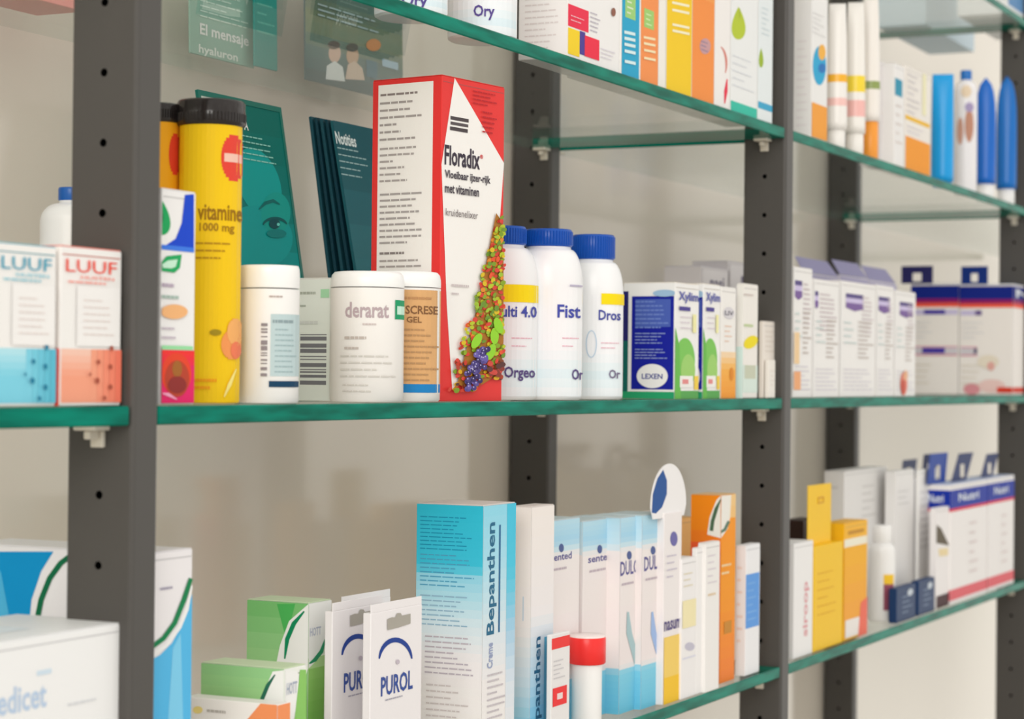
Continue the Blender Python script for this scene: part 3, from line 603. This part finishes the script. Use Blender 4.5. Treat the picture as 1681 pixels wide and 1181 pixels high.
pill_pack(1199, 1243, '#eceff0', 0, 'white pack with a large yellow-green drop and teal base, upper shelf', lambda F: (F.drop(1212, 38, 15, 27, '#b7c92c'), F.rect(1199, 172, 1243, 190, '#2fc0a8'), F.lines(1202, 90, 1240, 150, 5, '#dcdfe4', 3, .25), F.stroke([(1214, 14), (1213, 30)], 2, '#8aa02a')))
pill_pack(1244, 1268, '#e6edf2', 0, 'pale blue-white pack with a small green leaf by the middle right upright, upper shelf', lambda F: (F.drop(1249, 95, 5, 16, '#9db92c'), F.rect(1244, 170, 1268, 181, '#3aa7d0'), F.lines(1250, 10, 1264, 60, 6, '#cbd9df', 3, .3)))
# leaflets standing at the back of the upper shelf, seen through the glass
def up_leaf(label, xa, xb, Y, col, deco, tilt=1.2):
    b = leaflet(label, xa, xb, -70, Y, tilt, col, lv=1, yr=100, name='leaflet', group='leaflets at the back of the upper shelf', d=.0015); F = b.F; deco(F); b.mb.build('printed_sheet', b.root)
up_leaf('pale teal leaflet with white title, seen through the upper shelf at top left', 312, 418, .224, '#8fb8a8', lambda F: (F.text('El mensaje', 328, 48, 408, 72, '#eef4ee'), F.text('hyaluron', 326, 80, 390, 104, '#e6efe6'), F.lines(328, -10, 412, 40, 6, '#cfe6da', 3, .35)))
up_leaf('narrow deep teal leaflet edge at the top left, right of the pale teal one', 418, 456, .217, '#1f9088', lambda F: F.lines(422, -30, 452, 60, 6, '#62b8a8', 3, .3))
def ph(F):
    F.px = False; F.grad(0, 0, 1, 1, [(0, '#40606a'), (.5, '#7d8a68'), (.8, '#3c6a70'), (1, '#2c5055')], 10); F.px = True
    F.oval(549, 88, 10, 15, '#dcb8a6'); F.poly([(534, 130), (536, 108), (549, 100), (562, 110), (566, 134)], '#dfe6e6'); F.oval(578, 92, 10, 15, '#c9a488'); F.poly([(566, 130), (570, 106), (582, 100), (594, 112), (598, 132)], '#d9c2b0'); F.oval(547, 74, 10, 7, '#4b3a30'); F.oval(577, 78, 10, 7, '#3a3a30')
    F.oval(612, 74, 12, 10, '#d98a3c'); F.rect(600, 100, 618, 128, '#1d6a80'); F.rect(626, 100, 652, 112, '#9fc4dc'); F.lines(520, 20, 640, 45, 3, '#b7cdd0', 3, .4)
up_leaf('brochure with a photo of two people, seen through the upper shelf above the red box', 502, 662, .220, '#45666c', ph)
# pink things on the upper left shelf
b = Carton('pink_box', 'salmon pink box at the back of the upper shelf, left of the large upright', 1, 40, 140, 20, -180, .19, d=.035, col='#ef8f8a', cat='box'); b.F.lines(60, -100, 110, 0, 6, '#f7c8c4', 3, .3); b.done()
b = Carton('brown_box', 'grey-brown box at the extreme upper left corner', 1, -70, 18, 20, -180, .19, d=.035, col='#8f7f74', cat='box'); b.done()
# ============================================================ UPPER SHELF, right bay
G2 = 'upper shelf row of the right bay'
b = Carton('sun_care_carton', 'tall white carton with blue and orange drop, first on the right bay upper shelf', 1, 1332, 1358, 150, -40, .006, xl=1300, col='#efedec', group=G2); F = b.F
F.oval(1345, 108, 11, 32, '#22a8d8'); F.oval(1349, 86, 6, 13, '#fbb545'); F.oval(1349, 112, 6, 8, '#1b74c0'); F.rect(1332, 172, 1357, 228, '#fba238'); F.lines(1333, 20, 1356, 60, 5, '#dddcdc', 3, .3); b.L.lines(1308, 60, 1328, 210, 12, '#e6e0e2', 3, .3); b.done()
def squeeze(label, x0, x1, yr, ytop, lv, capcol, col, top_col=None, Yc=.03, cap_px=22, shape=1.0, deco=None, flat=.25, group=G2, name='squeeze_tube', sharp=False):
    "tube standing on its cap, flattened to a crimp at the top"
    r = Round(name, label, lv, x0, x1, yr, ytop, Yc=Yc, cat='tube', group=group); R, h = r.R, r.h
    hc = cap_px/(yr+1e-6) if False else cap_px*(Vector(r.root.location)-CAMP).dot(_f)/FPX
    m = MB(); m.lathe([(R*.8, 0), (R*.84, .0008), (R*.84, hc-.0006), (R*.78, hc)], mat(capcol, 'plastic')); m.build('cap', r.root)
    F = r.label(); m = F.mb; seg = 32; vs = []; fs = []; n = 16; ca, sa = math.cos(r.ang+math.pi/2), math.sin(r.ang+math.pi/2)
    for i in range(n+1):
        t = i/n; z = hc+(h-hc)*t; a = R*(1-(1-shape)*t**2) * (1 if not sharp else max(.06, (1-t**7)**.6)); bb = R*((1-t)**.7*(1-flat*.1)+.04)
        for k in range(seg):
            g = 2*math.pi*k/seg; x, y = a*math.cos(g), bb*math.sin(g); vs.append((x*ca-y*sa, x*sa+y*ca, z))
    for i in range(n):
        for k in range(seg): k2 = (k+1) % seg; fs.append([i*seg+k, i*seg+k2, (i+1)*seg+k2, (i+1)*seg+k])
    fs += [list(range(seg))[::-1], [n*seg+k for k in range(seg)]]; 
    split = int(n*.0)
    m.add(vs, fs, mat(col, 'plastic'), True)
    if deco:
        for (t0, t1, c) in deco:
            i0, i1 = round(t0*n), max(round(t0*n)+1, round(t1*n)); v2 = []; f2 = []
            for i in range(i0, i1+1):
                for k in range(seg): x, y, z = vs[i*seg+k]; v2.append((x*1.008, y*1.008, z))
            for i in range(i1-i0):
                for k in range(seg): k2 = (k+1) % seg; f2.append([i*seg+k, i*seg+k2, (i+1)*seg+k2, (i+1)*seg+k])
            m.add(v2, f2, mat(c, 'plastic'), True)
    m.build('tube_body', r.root); return r
squeeze('white squeeze tube with orange band and dark top, second on the right bay upper shelf', 1356, 1390, 232, 6, 1, '#f2ece8', '#efeae6', Yc=.0115, cap_px=30, shape=.8, deco=[(.36, .44, '#fbb32c'), (.2, .26, '#f4c3bd')])
squeeze('white squeeze tube with yellow band and pink print, third on the right bay upper shelf', 1386, 1420, 238, 4, 1, '#f6efe9', '#f1ebe6', Yc=.0115, cap_px=34, shape=.75, deco=[(.34, .42, '#f9d63a'), (.14, .24, '#f4b9b4')])
squeeze('white squeeze tube with green leaf band and orange foot, leaning away on the upper shelf', 1412, 1444, 248, -10, 1, '#fb9d3a', '#f0e9e4', Yc=.0115, cap_px=62, shape=.7, deco=[(.24, .28, '#8fa05c')])
def simple(name, label, lv, xe, xr, yr, yt, Y, d, col, group, deco=None, xl=None, **k):
    b = Carton(name, label, lv, xe, xr, yr, yt, Y, d=d, col=col, group=group, xl=xl, **k)
    if deco: deco(b)
    b.done(); return b
simple('cosmetic_carton', 'grey-white carton with small gold print, right of the orange-footed tube', 1, 1445, 1466, 200, 100, .018, .02, '#e9e5e6', G2, lambda b: (b.F.oval(1454, 185, 6, 5, '#f4cf57'), b.F.lines(1448, 150, 1462, 240, 6, '#cfc6ce', 3, .3)))
simple('cosmetic_carton', 'narrow white carton with a small teal block, upper shelf right bay', 1, 1468, 1484, 200, 103, .006, .03, '#f2eeed', G2, lambda b: (b.F.rect(1469, 130, 1481, 158, '#1f93b4'), b.F.lines(1470, 165, 1482, 240, 5, '#e0d6d2', 3, .3)))
simple('cosmetic_carton', 'white carton with gold line and bright orange lower part, left of blue tube', 1, 1486, 1527, 200, 106, .006, .03, '#f0e9e3', G2, lambda b: (b.F.rect(1486, 196, 1526, 203, '#f3bd22'), b.F.rect(1486, 230, 1527, 290, '#fb9a1c'), b.F.rect(1514, 110, 1520, 190, '#f4ecc4'), b.F.lines(1489, 208, 1522, 224, 2, '#d6d0dc', 3, .3), b.F.lines(1489, 120, 1510, 190, 7, '#d9d4d6', 3, .4)))
squeeze('tall light blue squeeze tube, upper shelf right bay', 1528, 1565, 298, 122, 1, '#1aa5e8', '#109fe6', Yc=.026, cap_px=10, shape=.92)
r = Round('baby_lotion_bottle', 'white bottle with blue cap and brown figures between the blue tubes', 1, 1566, 1603, 300, 116, Yc=.026, group=G2); plain_bottle(r, '#1a6fc0', 116, 132, r.R*.5, '#eeeaec', .3)
F = r.label(R=r.R); F.oval(1576, 215, 5, 22, '#cf9f8c'); F.oval(1590, 205, 7, 28, '#c08c76'); F.oval(1590, 176, 7, 8, '#a89abf'); F.oval(1585, 150, 8, 10, '#e8d3b8'); F.mb.build('printed_wrap', r.body)
squeeze('deep blue pointed tube standing on a white cap, second from the right upright', 1600, 1634, 318, 128, 1, '#f4f2f2', '#1067c8', Yc=.024, cap_px=28, sharp=True)
squeeze('deep blue pointed tube standing on a white cap, beside the right upright', 1635, 1668, 328, 126, 1, '#f4f2f2', '#0f6fc4', Yc=.022, cap_px=30, sharp=True)
b = Carton('blue_white_pack', 'pale blue-white pack lying on the topmost shelf of the right bay', 2, 1520, 1600, 5, -60, .12, d=.06, col='#c9dbe6', cat='box', group='packs on the topmost shelf'); b.done()
b = Carton('blue_white_pack', 'white pack with a blue stripe at the front of the topmost shelf, top right corner', 2, 1655, 1715, 5, -120, .01, d=.06, col='#eceff2', cat='box', group='packs on the topmost shelf'); b.F.px = False; b.F.rect(0, .1, 1, .4, '#5f8fc0'); b.done()
# ============================================================ LOWER SHELF, left bay
b = Carton('dressing_box', 'large white box with faint blue lettering, front corner at the bottom left', -1, -60, 205, 1150, 1064, .0065, d=.062, col='#f0f1f3'); b.F.text('medicet', -30, 1128, 76, 1172, '#b9cde6'); b.F.rect(60, 1100, 84, 1108, '#cfe0f0'); b.F.lines(110, 1146, 170, 1156, 1, '#d8dade', 3); b.T.px = False; b.T.rect(.05, .3, .6, .7, '#e2eaf4'); b.done()
b = Carton('saline_box', 'tall blue and white box with a dark green arc, standing behind the large left upright', -1, 244, 315, 1000, 908, .0095, xl=-60, col='#ece9ec'); F, L = b.F, b.L
L.poly([(-60, 906), (88, 906), (68, 938), (52, 985), (46, 1046), (50, 1300), (-60, 1300)], '#0a92cf')
L.poly([(-8, 925), (2, 940), (22, 1046), (30, 1200), (-8, 1200)], '#4fb2de')
L.stroke([(125, 905), (100, 925), (82, 950), (68, 985), (62, 1015), (60, 1048)], 9, '#0e6a45', False); L.poly([(56, 1042), (150, 1045), (150, 1051), (56, 1050)], '#0e6a45')
F.poly([(244, 1086), (262, 1076), (282, 1056), (301, 1022), (315, 975), (317, 1290), (244, 1290)], '#55b8ea'); F.poly([(275, 1185), (283, 1065), (296, 1040), (300, 1185)], '#7fcdf4')
F.stroke([(244, 1080), (272, 1060), (294, 1030), (306, 1000), (316, 962)], 6, '#f6f7f6', False); F.stroke([(244, 1066), (268, 1048), (286, 1023), (301, 985), (313, 950)], 8, '#12804e', False)
F.lines(262, 960, 288, 970, 1, '#a09ab0', 3); b.done()
# ============================================================ LOWER SHELF, central bay
def green_box(label, xl, xe, xr, yr, yt, Y, big, dz=0, d=None):
    b = Carton('wound_care_box', label, -1, xe, xr, yr, yt, Y, xl=xl, col='#eef2ea', group='green wound care boxes'); L, F = b.L, b.F
    if big:
        L.grad(405, 990, 560, 1200, [(0, '#76bf72'), (.4, '#9ad08e'), (1, '#8cc672')], 8); L.poly([(455, 992), (485, 992), (470, 1050)], '#4fb55c')
        F.grad(500, 985, 560, 1200, [(0, '#f2f4ee'), (.38, '#e9efe2'), (.5, '#98cc70'), (1, '#7dbf55')], 12)
        L.poly([(507, 992), (530, 992), (530, 1100), (500, 1120), (468, 1125), (452, 1100), (460, 1060), (475, 1020)], '#f6f8f4')
        F.poly([(508, 988), (544, 988), (540, 1040), (524, 1080), (506, 1098)], '#f4f5f2')
        L.stroke([(500, 1004), (483, 1024), (472, 1050), (468, 1082)], 8, '#128a5c')
        F.stroke([(533, 1050), (527, 1070), (516, 1084), (507, 1090)], 7, '#2a9468'); F.text('HOTT', 508, 1030, 526, 1044, '#b9bfd0')
    else:
        L.grad(330, 1085, 480, 1200, [(0, '#93cc8c'), (.5, '#a3d391'), (1, '#94c97a')], 6)
        L.poly([(448, 1103), (470, 1101), (470, 1181), (424, 1181), (432, 1140)], '#f4f6f2'); L.stroke([(452, 1108), (440, 1126), (430, 1150), (426, 1165)], 7, '#2b6c56')
        F.poly([(468, 1100), (488, 1102), (492, 1130), (480, 1190), (468, 1190)], '#f4f5f2'); F.poly([(492, 1100), (502, 1100), (502, 1190), (482, 1190)], '#8cc767'); F.text('HOTT', 470, 1120, 487, 1140, '#aab2c4')
    b.done(lidcol='#d3e3c0'); return b
green_box('taller green box with a white oval and dark green arcs, behind the shorter one', 405, 506, 543, 1080, 990, .044, True)
green_box('shorter green box with white oval, in front and left of the taller one', 330, 466, 502, 1150, 1098, .010, False)
b = Carton('plaster_box', 'low white and orange box in the bottom foreground before the green boxes', -1, 455, 476, 1170, 1156, .0012, xl=302, col='#f6f0ea'); b.L.poly([(428, 1152), (460, 1150), (460, 1195), (395, 1195)], '#f79560'); b.F.full('#f79560'); b.L.oval(325, 1166, 8, 6, '#f6dc8a'); b.L.lines(340, 1162, 380, 1174, 1, '#b9b4ad', 3); b.done(lid=False)
def purol(label, xe, xr, yl, Y, d=.005, dx=0, dy=0):
    b = Carton('ointment_card_box', label, -1, xe, xr, 1100, yl, Y, d=d, col='#ece8ea', group='white ointment boxes with blue arch'); F = b.F; F.px = False
    F.px = True; X = lambda v: v+dx
    F.arc(X(649), 1087+dy, 27, 36, 188, 352, 8, '#1d3f92'); F.text('PUROL', X(625), 1106+dy, X(677), 1138+dy, '#37509a'); F.lines(X(632), 1142+dy, X(668), 1148+dy, 1, '#a8a6b4', 3)
    F.poly([(X(x), y+dy) for x, y in ((635, 1035), (635, 1017), (642, 1014), (648, 1014), (651, 1007), (657, 1007), (659, 1011), (673, 1008), (673, 1024), (652, 1031))], '#a9a49b'); F.oval(X(652), 1087+dy, 3, 4, '#c3b9c4')
    b.mb.build('carton_body', b.root)
    m = MB(); w, h = b.w, b.h; m.box((.0004, .0001, h-.0006), (w-.0004, .0008, h+.004), mat('#ece8ea'), .0002); m.build('header_flap', b.root); return b
purol('rearmost white ointment box, only its top edge showing behind the blue-arch boxes', 560, 640, 992, .052, dx=-62, dy=-12)
purol('white blue-arch ointment box partly covered by its twin', 545, 627, 1003, .028, dx=-61, dy=-6)
purol('white blue-arch ointment box in front, fully visible', 608, 692, 1006, .006)
# large ointment cartons
def bep(label, xl, xe, xr, yt, Y, flip):
    b = Carton('ointment_carton', label, -1, xe, xr, 1000, yt, Y, xl=xl, col='#f1ecea', group='blue and white ointment cartons'); L, F = b.L, b.F
    if not flip:
        L.px = False; F.px = False; g = [(0, '#2fbad6'), (.24, '#3cbfdd'), (.27, '#8fd3e8'), (.45, '#cfe4ef'), (.6, '#eeeaec'), (1, '#f2ece9')]
        L.grad(0, 0, 1, 1, g, 30); F.grad(0, .0, 1, 1, [(0, '#8fd6ec'), (.2, '#a6dbf0'), (.5, '#dbe6ee'), (.7, '#efeaea'), (1, '#f2edea')], 24); F.grad(.72, .0, 1, 1, [(0, '#45c3e2'), (.25, '#4cc6e4'), (.5, '#a9cfe8'), (.7, '#d9e3ee'), (1, '#efeaea')], 20)
        L.px = True; F.px = True
        L.lines(690, 846, 782, 905, 9, '#1f8fb4', 3, .35, .95); L.lines(690, 908, 782, 965, 8, '#4f9fc4', 4, .35, .95); L.lines(690, 975, 780, 1030, 7, '#8fb4cc', 5, .35, .9); L.lines(698, 1042, 782, 1110, 8, '#bcb3be', 6, .35, .9); L.lines(700, 1120, 770, 1181, 6, '#cfc6c6', 7, .3)
        F.text('Bepanthen', 799, 858, 815, 1042, '#24688c', True, 90); F.rect(818, 862, 820.5, 1038, '#2c6c9c'); F.text('Creme', 799, 1056, 808, 1098, '#9aa6c8', True, 90); F.lines(799, 1100, 830, 1180, 8, '#c9c2c8', 3, .4)
    else:
        L.px = F.px = False; L.grad(0, 0, 1, 1, [(0, '#efe8e4'), (.5, '#ece8e8'), (.75, '#c3dbea'), (1, '#6cc0e0')], 24); F.grad(0, 0, 1, 1, [(0, '#f2e8e4'), (.45, '#ece8ea'), (.75, '#a9d0ea'), (1, '#4cb4e4')], 24); L.px = F.px = True
        F.text('Bepanthen', 876, 1046, 889, 1250, '#1f5f86', True, 90); F.rect(892, 1046, 896, 1250, '#4aa8cc'); L.rect(858, 980, 860, 1020, '#c4d4e4')
    b.done(lidcol='#eadfda'); return b
bep('tall turquoise and white ointment carton with vertical dark blue lettering', 683, 792, 845, 830, .008, False)
bep('tall white ointment carton printed turquoise at the foot, right of the turquoise-topped one', 838, 871, 908, 832, .012, True)
# red capped tube and red cross carton
b = Carton('first_aid_carton', 'small white carton with red top band and red cross, left of the red-capped tube', -1, 905, 935, 1120, 1042, .0022, d=.0035, col='#e9e6e6'); b.F.rect(905, 1046, 935, 1064, '#ee3a38'); b.F.rect(907, 1128, 930, 1158, '#ee3638'); b.F.rect(914, 1138, 923, 1148, '#f0d8d8'); b.F.lines(908, 1080, 928, 1115, 5, '#cdcace', 3, .35); b.done(lid=False)
r = Round('ointment_tube', 'white tube with a bright red cap at the bottom centre', -1, 932, 994, 1150, 1042, Yc=.0135, cat='tube'); R = r.R; zc = r.z(1087)
m = MB(); m.lathe([(R*.78, 0), (R*.8, .001), (R*.8, zc)], mat('#f3f1f0', 'plastic')); m.build('tube_body', r.root)
m = MB(); m.lathe([(R*.93, zc-.001), (R, zc), (R, r.h-.0025), (R*.96, r.h-.0015)], mat('#f2302e', 'plastic')); m.build('cap', r.root)
m = MB(); m.lathe([(R*.94, r.h-.0016), (R*.93, r.h), (R*.3, r.h)], mat('#f4e2df', 'plastic')); m.build('cap_top', r.root)
# pale blue topped lotion cartons
def lotion(label, xe, xr, yt, Y, txt, box, swoosh=None, d=.03, w=None):
    b = Carton('lotion_carton', label, -1, xe, xr, 1000, yt, Y, d=d, w=w, col='#eee6e4', group='pale blue topped lotion cartons'); F = b.F; F.px = False
    b.L.px = False; b.L.grad(0, 0, 1, 1, [(0, '#b9dcec'), (.14, '#c9e2ee'), (.17, '#ece4e3'), (.76, '#efe6e6'), (.79, '#84cfe8'), (1, '#6cc4e4')], 30)
    F.grad(0, 0, 1, 1, [(0, '#b9dcec'), (.1, '#a4d4ee'), (.14, '#c9e2ee'), (.17, '#efe7e6'), (.72, '#efe4e4'), (.76, '#efe6e6'), (.79, '#84cfe8'), (1, '#6cc4e4')], 40); F.px = True
    x0, y0, x1, y1 = box; F.text(txt, x0, y0, x1, y1, '#5d5894'); F.oval((x0+x1)/2, y0-8, 4, 7, '#4f5f94'); F.lines(x0+2, y1+8, x1-2, y1+18, 1, '#c3b5c0', 3)
    if swoosh: F.stroke([(swoosh[0]-6, 1005), (swoosh[0]-4, 1040), (swoosh[0]+4, 1070), (swoosh[0]+6, 1090)], 10, swoosh[1])
    b.done(lidcol='#cfdde2'); return b
lotion('pale blue topped lotion carton left of the dark gap, beside the tall white ointment carton', 896, 950, 856, .0268, 'sented', (904, 908, 938, 920), d=.028)
lotion('widest pale blue topped lotion carton, right of the dark gap', 955, 1018, 856, .0268, 'sented', (965, 910, 1003, 922), d=.028)
lotion('pale blue topped lotion carton with a grey-green swoosh', 1017, 1052, 850, .0165, 'DULC', (1018, 920, 1047, 944), (1036, '#a9c6cc'))
lotion('pale blue topped lotion carton with a blue swoosh, beside the arched white carton', 1053, 1088, 846, .0115, 'DULC', (1057, 912, 1086, 936), (1076, '#9fbbe8'))
# arched display carton
b = Carton('arched_display_carton', 'white carton with tall arched back and dark blue oval, yellow panel at its foot', -1, 1089, 1118, 1000, 842, .006, d=.024, col='#efe8e8'); F = b.F
F.oval(1106, 885, 6, 12, '#6c68a8'); F.text('nasum', 1090, 1018, 1117, 1034, '#5a4f86'); F.rect(1089, 1044, 1117, 1160, '#f8cf6a'); F.rect(1089, 1110, 1117, 1170, '#fcc428'); F.lines(1094, 905, 1114, 950, 4, '#cfc8d6', 3, .3); b.done(lid=False)
m = MB(); w, d, h = b.w, b.d, b.h; pts = [(-w*.5, -.004), (w*1.2, -.004)]+[(w*.35+w*.98*math.cos(math.radians(a)), .004+.031*math.sin(math.radians(a))) for a in range(0, 181, 10)]
m.slab(pts, (0, .0012, h), (1, 0, 0), (0, 0, 1), (0, 1, 0), .001, mat('#f3eef0'))
m.add([(w*.35+w*.98*x, .0011, h+z) for x, z in ((-.97, .001), (-.93, .014), (-.68, .025), (-.36, .031), (-.14, .023), (-.14, .013), (-.4, .004), (-.75, .0))], [list(range(8))[::-1]], mat('#1f5298', 'ink')); m.build('arched_header', b.root)
# orange carton with white swoosh
b = Carton('vitamin_c_carton', 'tall orange carton with a white swoosh and dark green line', -1, 1182, 1206, 1000, 813, .0088, xl=1133, col='#fb951c'); L, F = b.L, b.F
L.px = F.px = False; L.grad(0, 0, 1, 1, [(0, '#fc8c18'), (.2, '#fb8a1e'), (.3, '#f4553a'), (1, '#fb8a3a')], 16); F.grad(0, 0, 1, 1, [(0, '#f1c98e'), (.12, '#f3c078'), (.16, '#fb9410'), (.5, '#f99a14'), (1, '#f98234')], 16); L.px = F.px = True
L.poly([(1183, 813), (1176, 822), (1165, 850), (1161, 878), (1183, 884)], '#f5efe6'); F.poly([(1182, 813), (1200, 813), (1198, 850), (1194, 868), (1182, 884)], '#ece9e2')
L.stroke([(1186, 820), (1176, 836), (1170, 856), (1168, 872)], 6, '#4c6a50', False); F.stroke([(1181, 874), (1189, 870), (1196, 856)], 5, '#5a7a68', False)
F.lines(1184, 920, 1204, 945, 2, '#fbd9a8', 3, .4); F.rect(1188, 1020, 1200, 1040, '#c9882c'); b.done(lidcol='#eac08a')
simple('cream_carton', 'white carton with a red-topped back, in front of the tall orange carton', -1, 1158, 1181, 1000, 892, .0012, .0065, '#f1ecea', 'white cartons around the orange carton', lambda b: (b.F.lines(1162, 905, 1178, 960, 5, '#dcd4da', 3, .3), b.F.lines(1162, 970, 1178, 980, 1, '#e6cfae', 3)))
simple('cream_carton', 'white carton with pale picture, right of the yellow-footed arched carton', -1, 1119, 1142, 1000, 918, .004, .02, '#f2edee', 'white cartons around the orange carton', lambda b: (b.F.oval(1132, 1062, 8, 7, '#c3c0d0'), b.F.rect(1120, 1078, 1142, 1081, '#dcdce8'), b.F.rect(1120, 985, 1142, 1030, '#f6e6b8'), b.F.lines(1122, 935, 1140, 965, 3, '#e6ddc6', 3, .3)))
simple('cream_carton', 'narrow peach carton behind the white ones, left of the orange carton', -1, 1114, 1140, 1000, 852, .062, .02, '#fbbd78', 'white cartons around the orange carton')
simple('cream_carton', 'plain white carton between the picture carton and the red-topped white carton', -1, 1143, 1157, 1000, 900, .004, .004, '#f4f0f0', 'white cartons around the orange carton')
simple('eye_drop_carton', 'white carton with a bright blue block beside the middle right upright', -1, 1224, 1247, 1000, 896, .006, .03, '#eeeef4', 'white cartons around the orange carton', lambda b: (b.F.rect(1224, 942, 1246, 1030, '#5f9de6'), b.F.lines(1227, 950, 1243, 1020, 6, '#7fb4ec', 3, .3), b.L.lines(1210, 920, 1220, 1060, 7, '#e9d9d2', 3, .3)), xl=1207)
# ============================================================ LOWER SHELF, right bay
G3 = 'lower shelf packs of the right bay'
simple('syrup_carton', 'white carton with vertical red lettering, first on the right bay lower shelf', -1, 1303, 1334, 1000, 893, .006, .03, '#f1eeee', G3, lambda b: (b.F.text('siroop', 1318, 955, 1328, 1045, '#e2a3a8', True, 90)))
b = Carton('yellow_carton', 'taller bright yellow carton with raised narrow header on the right bay lower shelf', -1, 1336, 1383, 980, 897, .006, d=.022, col='#fbc40c', group='yellow cartons'); b.F.lines(1342, 930, 1374, 1010, 6, '#e0a40c', 3, .18); b.done(lid=False)
m = MB(); w, d, h = b.w, b.d, b.h; m.box((.002, d*.3, h-.001), (w*.82, d*.3+.0008, h+.052), mat('#fbc518'), .0002); m.ring([(0, 0), (w*.2, 0), (w*.2, .006), (0, .006)], [(w*.02, .0015), (w*.18, .0015), (w*.18, .0045), (w*.02, .0045)], (w*.35, d*.3-.0005, h+.035), (1, 0, 0), (0, 0, 1), (0, 1, 0), .0004, mat('#d9a010')); m.build('header_card', b.root)
b = Carton('yellow_carton', 'shorter yellow-orange carton with a white and red foot, right of the taller yellow one', -1, 1385, 1423, 980, 860, .007, d=.022, col='#fbb71c', group='yellow cartons'); F = b.F; F.rect(1385, 883, 1423, 896, '#f6ecd8'); F.rect(1392, 870, 1418, 876, '#c98d20'); F.grad(1385, 898, 1422, 1015, [(0, '#fbb41c'), (1, '#fba63a')], 4); F.rect(1387, 1016, 1410, 1045, '#f0e8e4'); F.poly([(1412, 990), (1423, 980), (1423, 1040), (1408, 1048)], '#f0705a'); b.done()
r = Round('syrup_bottle', 'white bottle with small yellow and maroon label, right of the yellow cartons', -1, 1425, 1469, 1000, 862, Yc=.026, group=G3); plain_bottle(r, '#f4f2f0', 862, 890, r.R*.7, '#f1efee', .2)
F = r.label(R=r.R); F.rect(1450, 944, 1466, 962, '#f6c437'); F.rect(1450, 960, 1466, 1003, '#9c5468'); F.mb.build('label', r.body)
simple('white_dressing_box', 'broad tall white box standing behind the yellow cartons', -1, 1385, 1455, 900, 774, .055, .03, '#e6e4e3', G3, lambda b: (b.F.lines(1415, 790, 1440, 850, 5, '#cfcccb', 3, .3), b.L.lines(1362, 795, 1380, 805, 1, '#cfcccb', 3)), xl=1352)
simple('white_dressing_box', 'tall white box right of the broad white one, lower shelf right bay', -1, 1470, 1500, 900, 774, .035, .04, '#e9e7e6', G3, lambda b: b.F.lines(1474, 800, 1496, 830, 3, '#d2d0cf', 3, .3), xl=1452)
simple('white_dressing_box', 'third tall white box, next to the navy-banded packs', -1, 1508, 1536, 900, 772, .03, .04, '#eeecea', G3, lambda b: b.F.lines(1511, 800, 1532, 900, 9, '#d6d4d2', 3, .3), xl=1502)
for i, (x0, x1, yt, t) in enumerate(((1472, 1503, 967, 'small navy carton at the foot of the tall white boxes, left one'), (1508, 1534, 955, 'small navy carton at the foot of the tall white boxes, right one'))):
    simple('navy_carton', t, -1, x0, x1, 985, yt, .0055, .008, '#223c66', 'small navy cartons', lambda b: (setattr(b.F, 'px', False), b.F.lines(.3, .2, .9, .8, 4, '#8090a8', 3, .4), b.F.oval(.7, .8, .15, .1, '#c9d2dc')))
simple('picture_carton', 'white carton with a brown mountain-like picture, left of the navy-banded packs', -1, 1537, 1560, 900, 835, .0075, .007, '#f0eaea', G3, lambda b: (b.F.poly([(1537, 862), (1545, 868), (1558, 896), (1537, 892)], '#5f5442'), b.F.poly([(1540, 902), (1556, 900), (1556, 912), (1542, 914)], '#ecd8a8'), b.F.rect(1537, 976, 1560, 996, '#4a2c30')))
def band_box(label, xe, xr, yt, Y, xl=None, w=None, d=.03, txt='Nutri'):
    b = Carton('banded_pack', label, -1, xe, xr, 900, yt, Y, xl=xl, w=w, d=d, col='#f1ebea', group='navy-banded packs on the lower shelf')
    for F in (b.F, b.L):
        F.px = False; F.rect(0, .80, 1, .955, '#1531a0'); F.rect(0, .775, 1, .80, '#e0344a'); F.rect(0, .03, 1, .12, '#e2646e'); F.rect(0, 0, 1, .03, '#f6ecec'); F.text(txt, .2, .85, .75, .92, '#dfe6f6'); F.lines(.5, .2, .75, .7, 6, '#e0d3d3', 3, .3)
    b.done(lidcol='#b9c4e0'); return b
b = band_box('navy-banded white pack with red lines, touching the right upright, lower shelf', 1622, 1664, 786, .006, xl=None, d=.03)
hang_tab(b, (b.w*.1, .012, b.h), (1, 0, 0), (0, 1, 0), b.w*.45, .026, '#1c2e63', .3, .5)
b = band_box('navy-banded white pack left of its twin by the right upright, lower shelf', 1560, 1620, 796, .006, d=.03)
hang_tab(b, (b.w*.35, .014, b.h), (1, 0, 0), (0, 1, 0), b.w*.4, .03, '#1c2e63', .3, .5)
hang_tab(b, (-b.w*.12, .02, b.h), (1, 0, 0), (0, 1, 0), b.w*.45, .032, '#17409a', .3, .15)
for i, (x0, x1, yt, t) in enumerate(((1478, 1516, 790, 'rear carton with the left grey-blue hang loop above the tall white boxes'), (1512, 1550, 788, 'rear carton with the darker hang loop, above the rightmost tall white box'))):
    b = Carton('rear_hanging_carton', t, -1, x0, x1, 900, yt, .08, d=.02, col='#d9d9e2', group='rear cartons with hang loops'); b.done(lid=False)
    hang_tab(b, (b.w*.15, .004, b.h), (1, 0, 0), (0, 1, 0), b.w*.6, .022 if i == 0 else .028, ('#59607e', '#26305e')[i], .34, .15)
simple('dark_carton', 'dark brown carton peeking out behind the yellow header card', -1, 1318, 1345, 950, 855, .05, .02, '#3a2a26', G3)
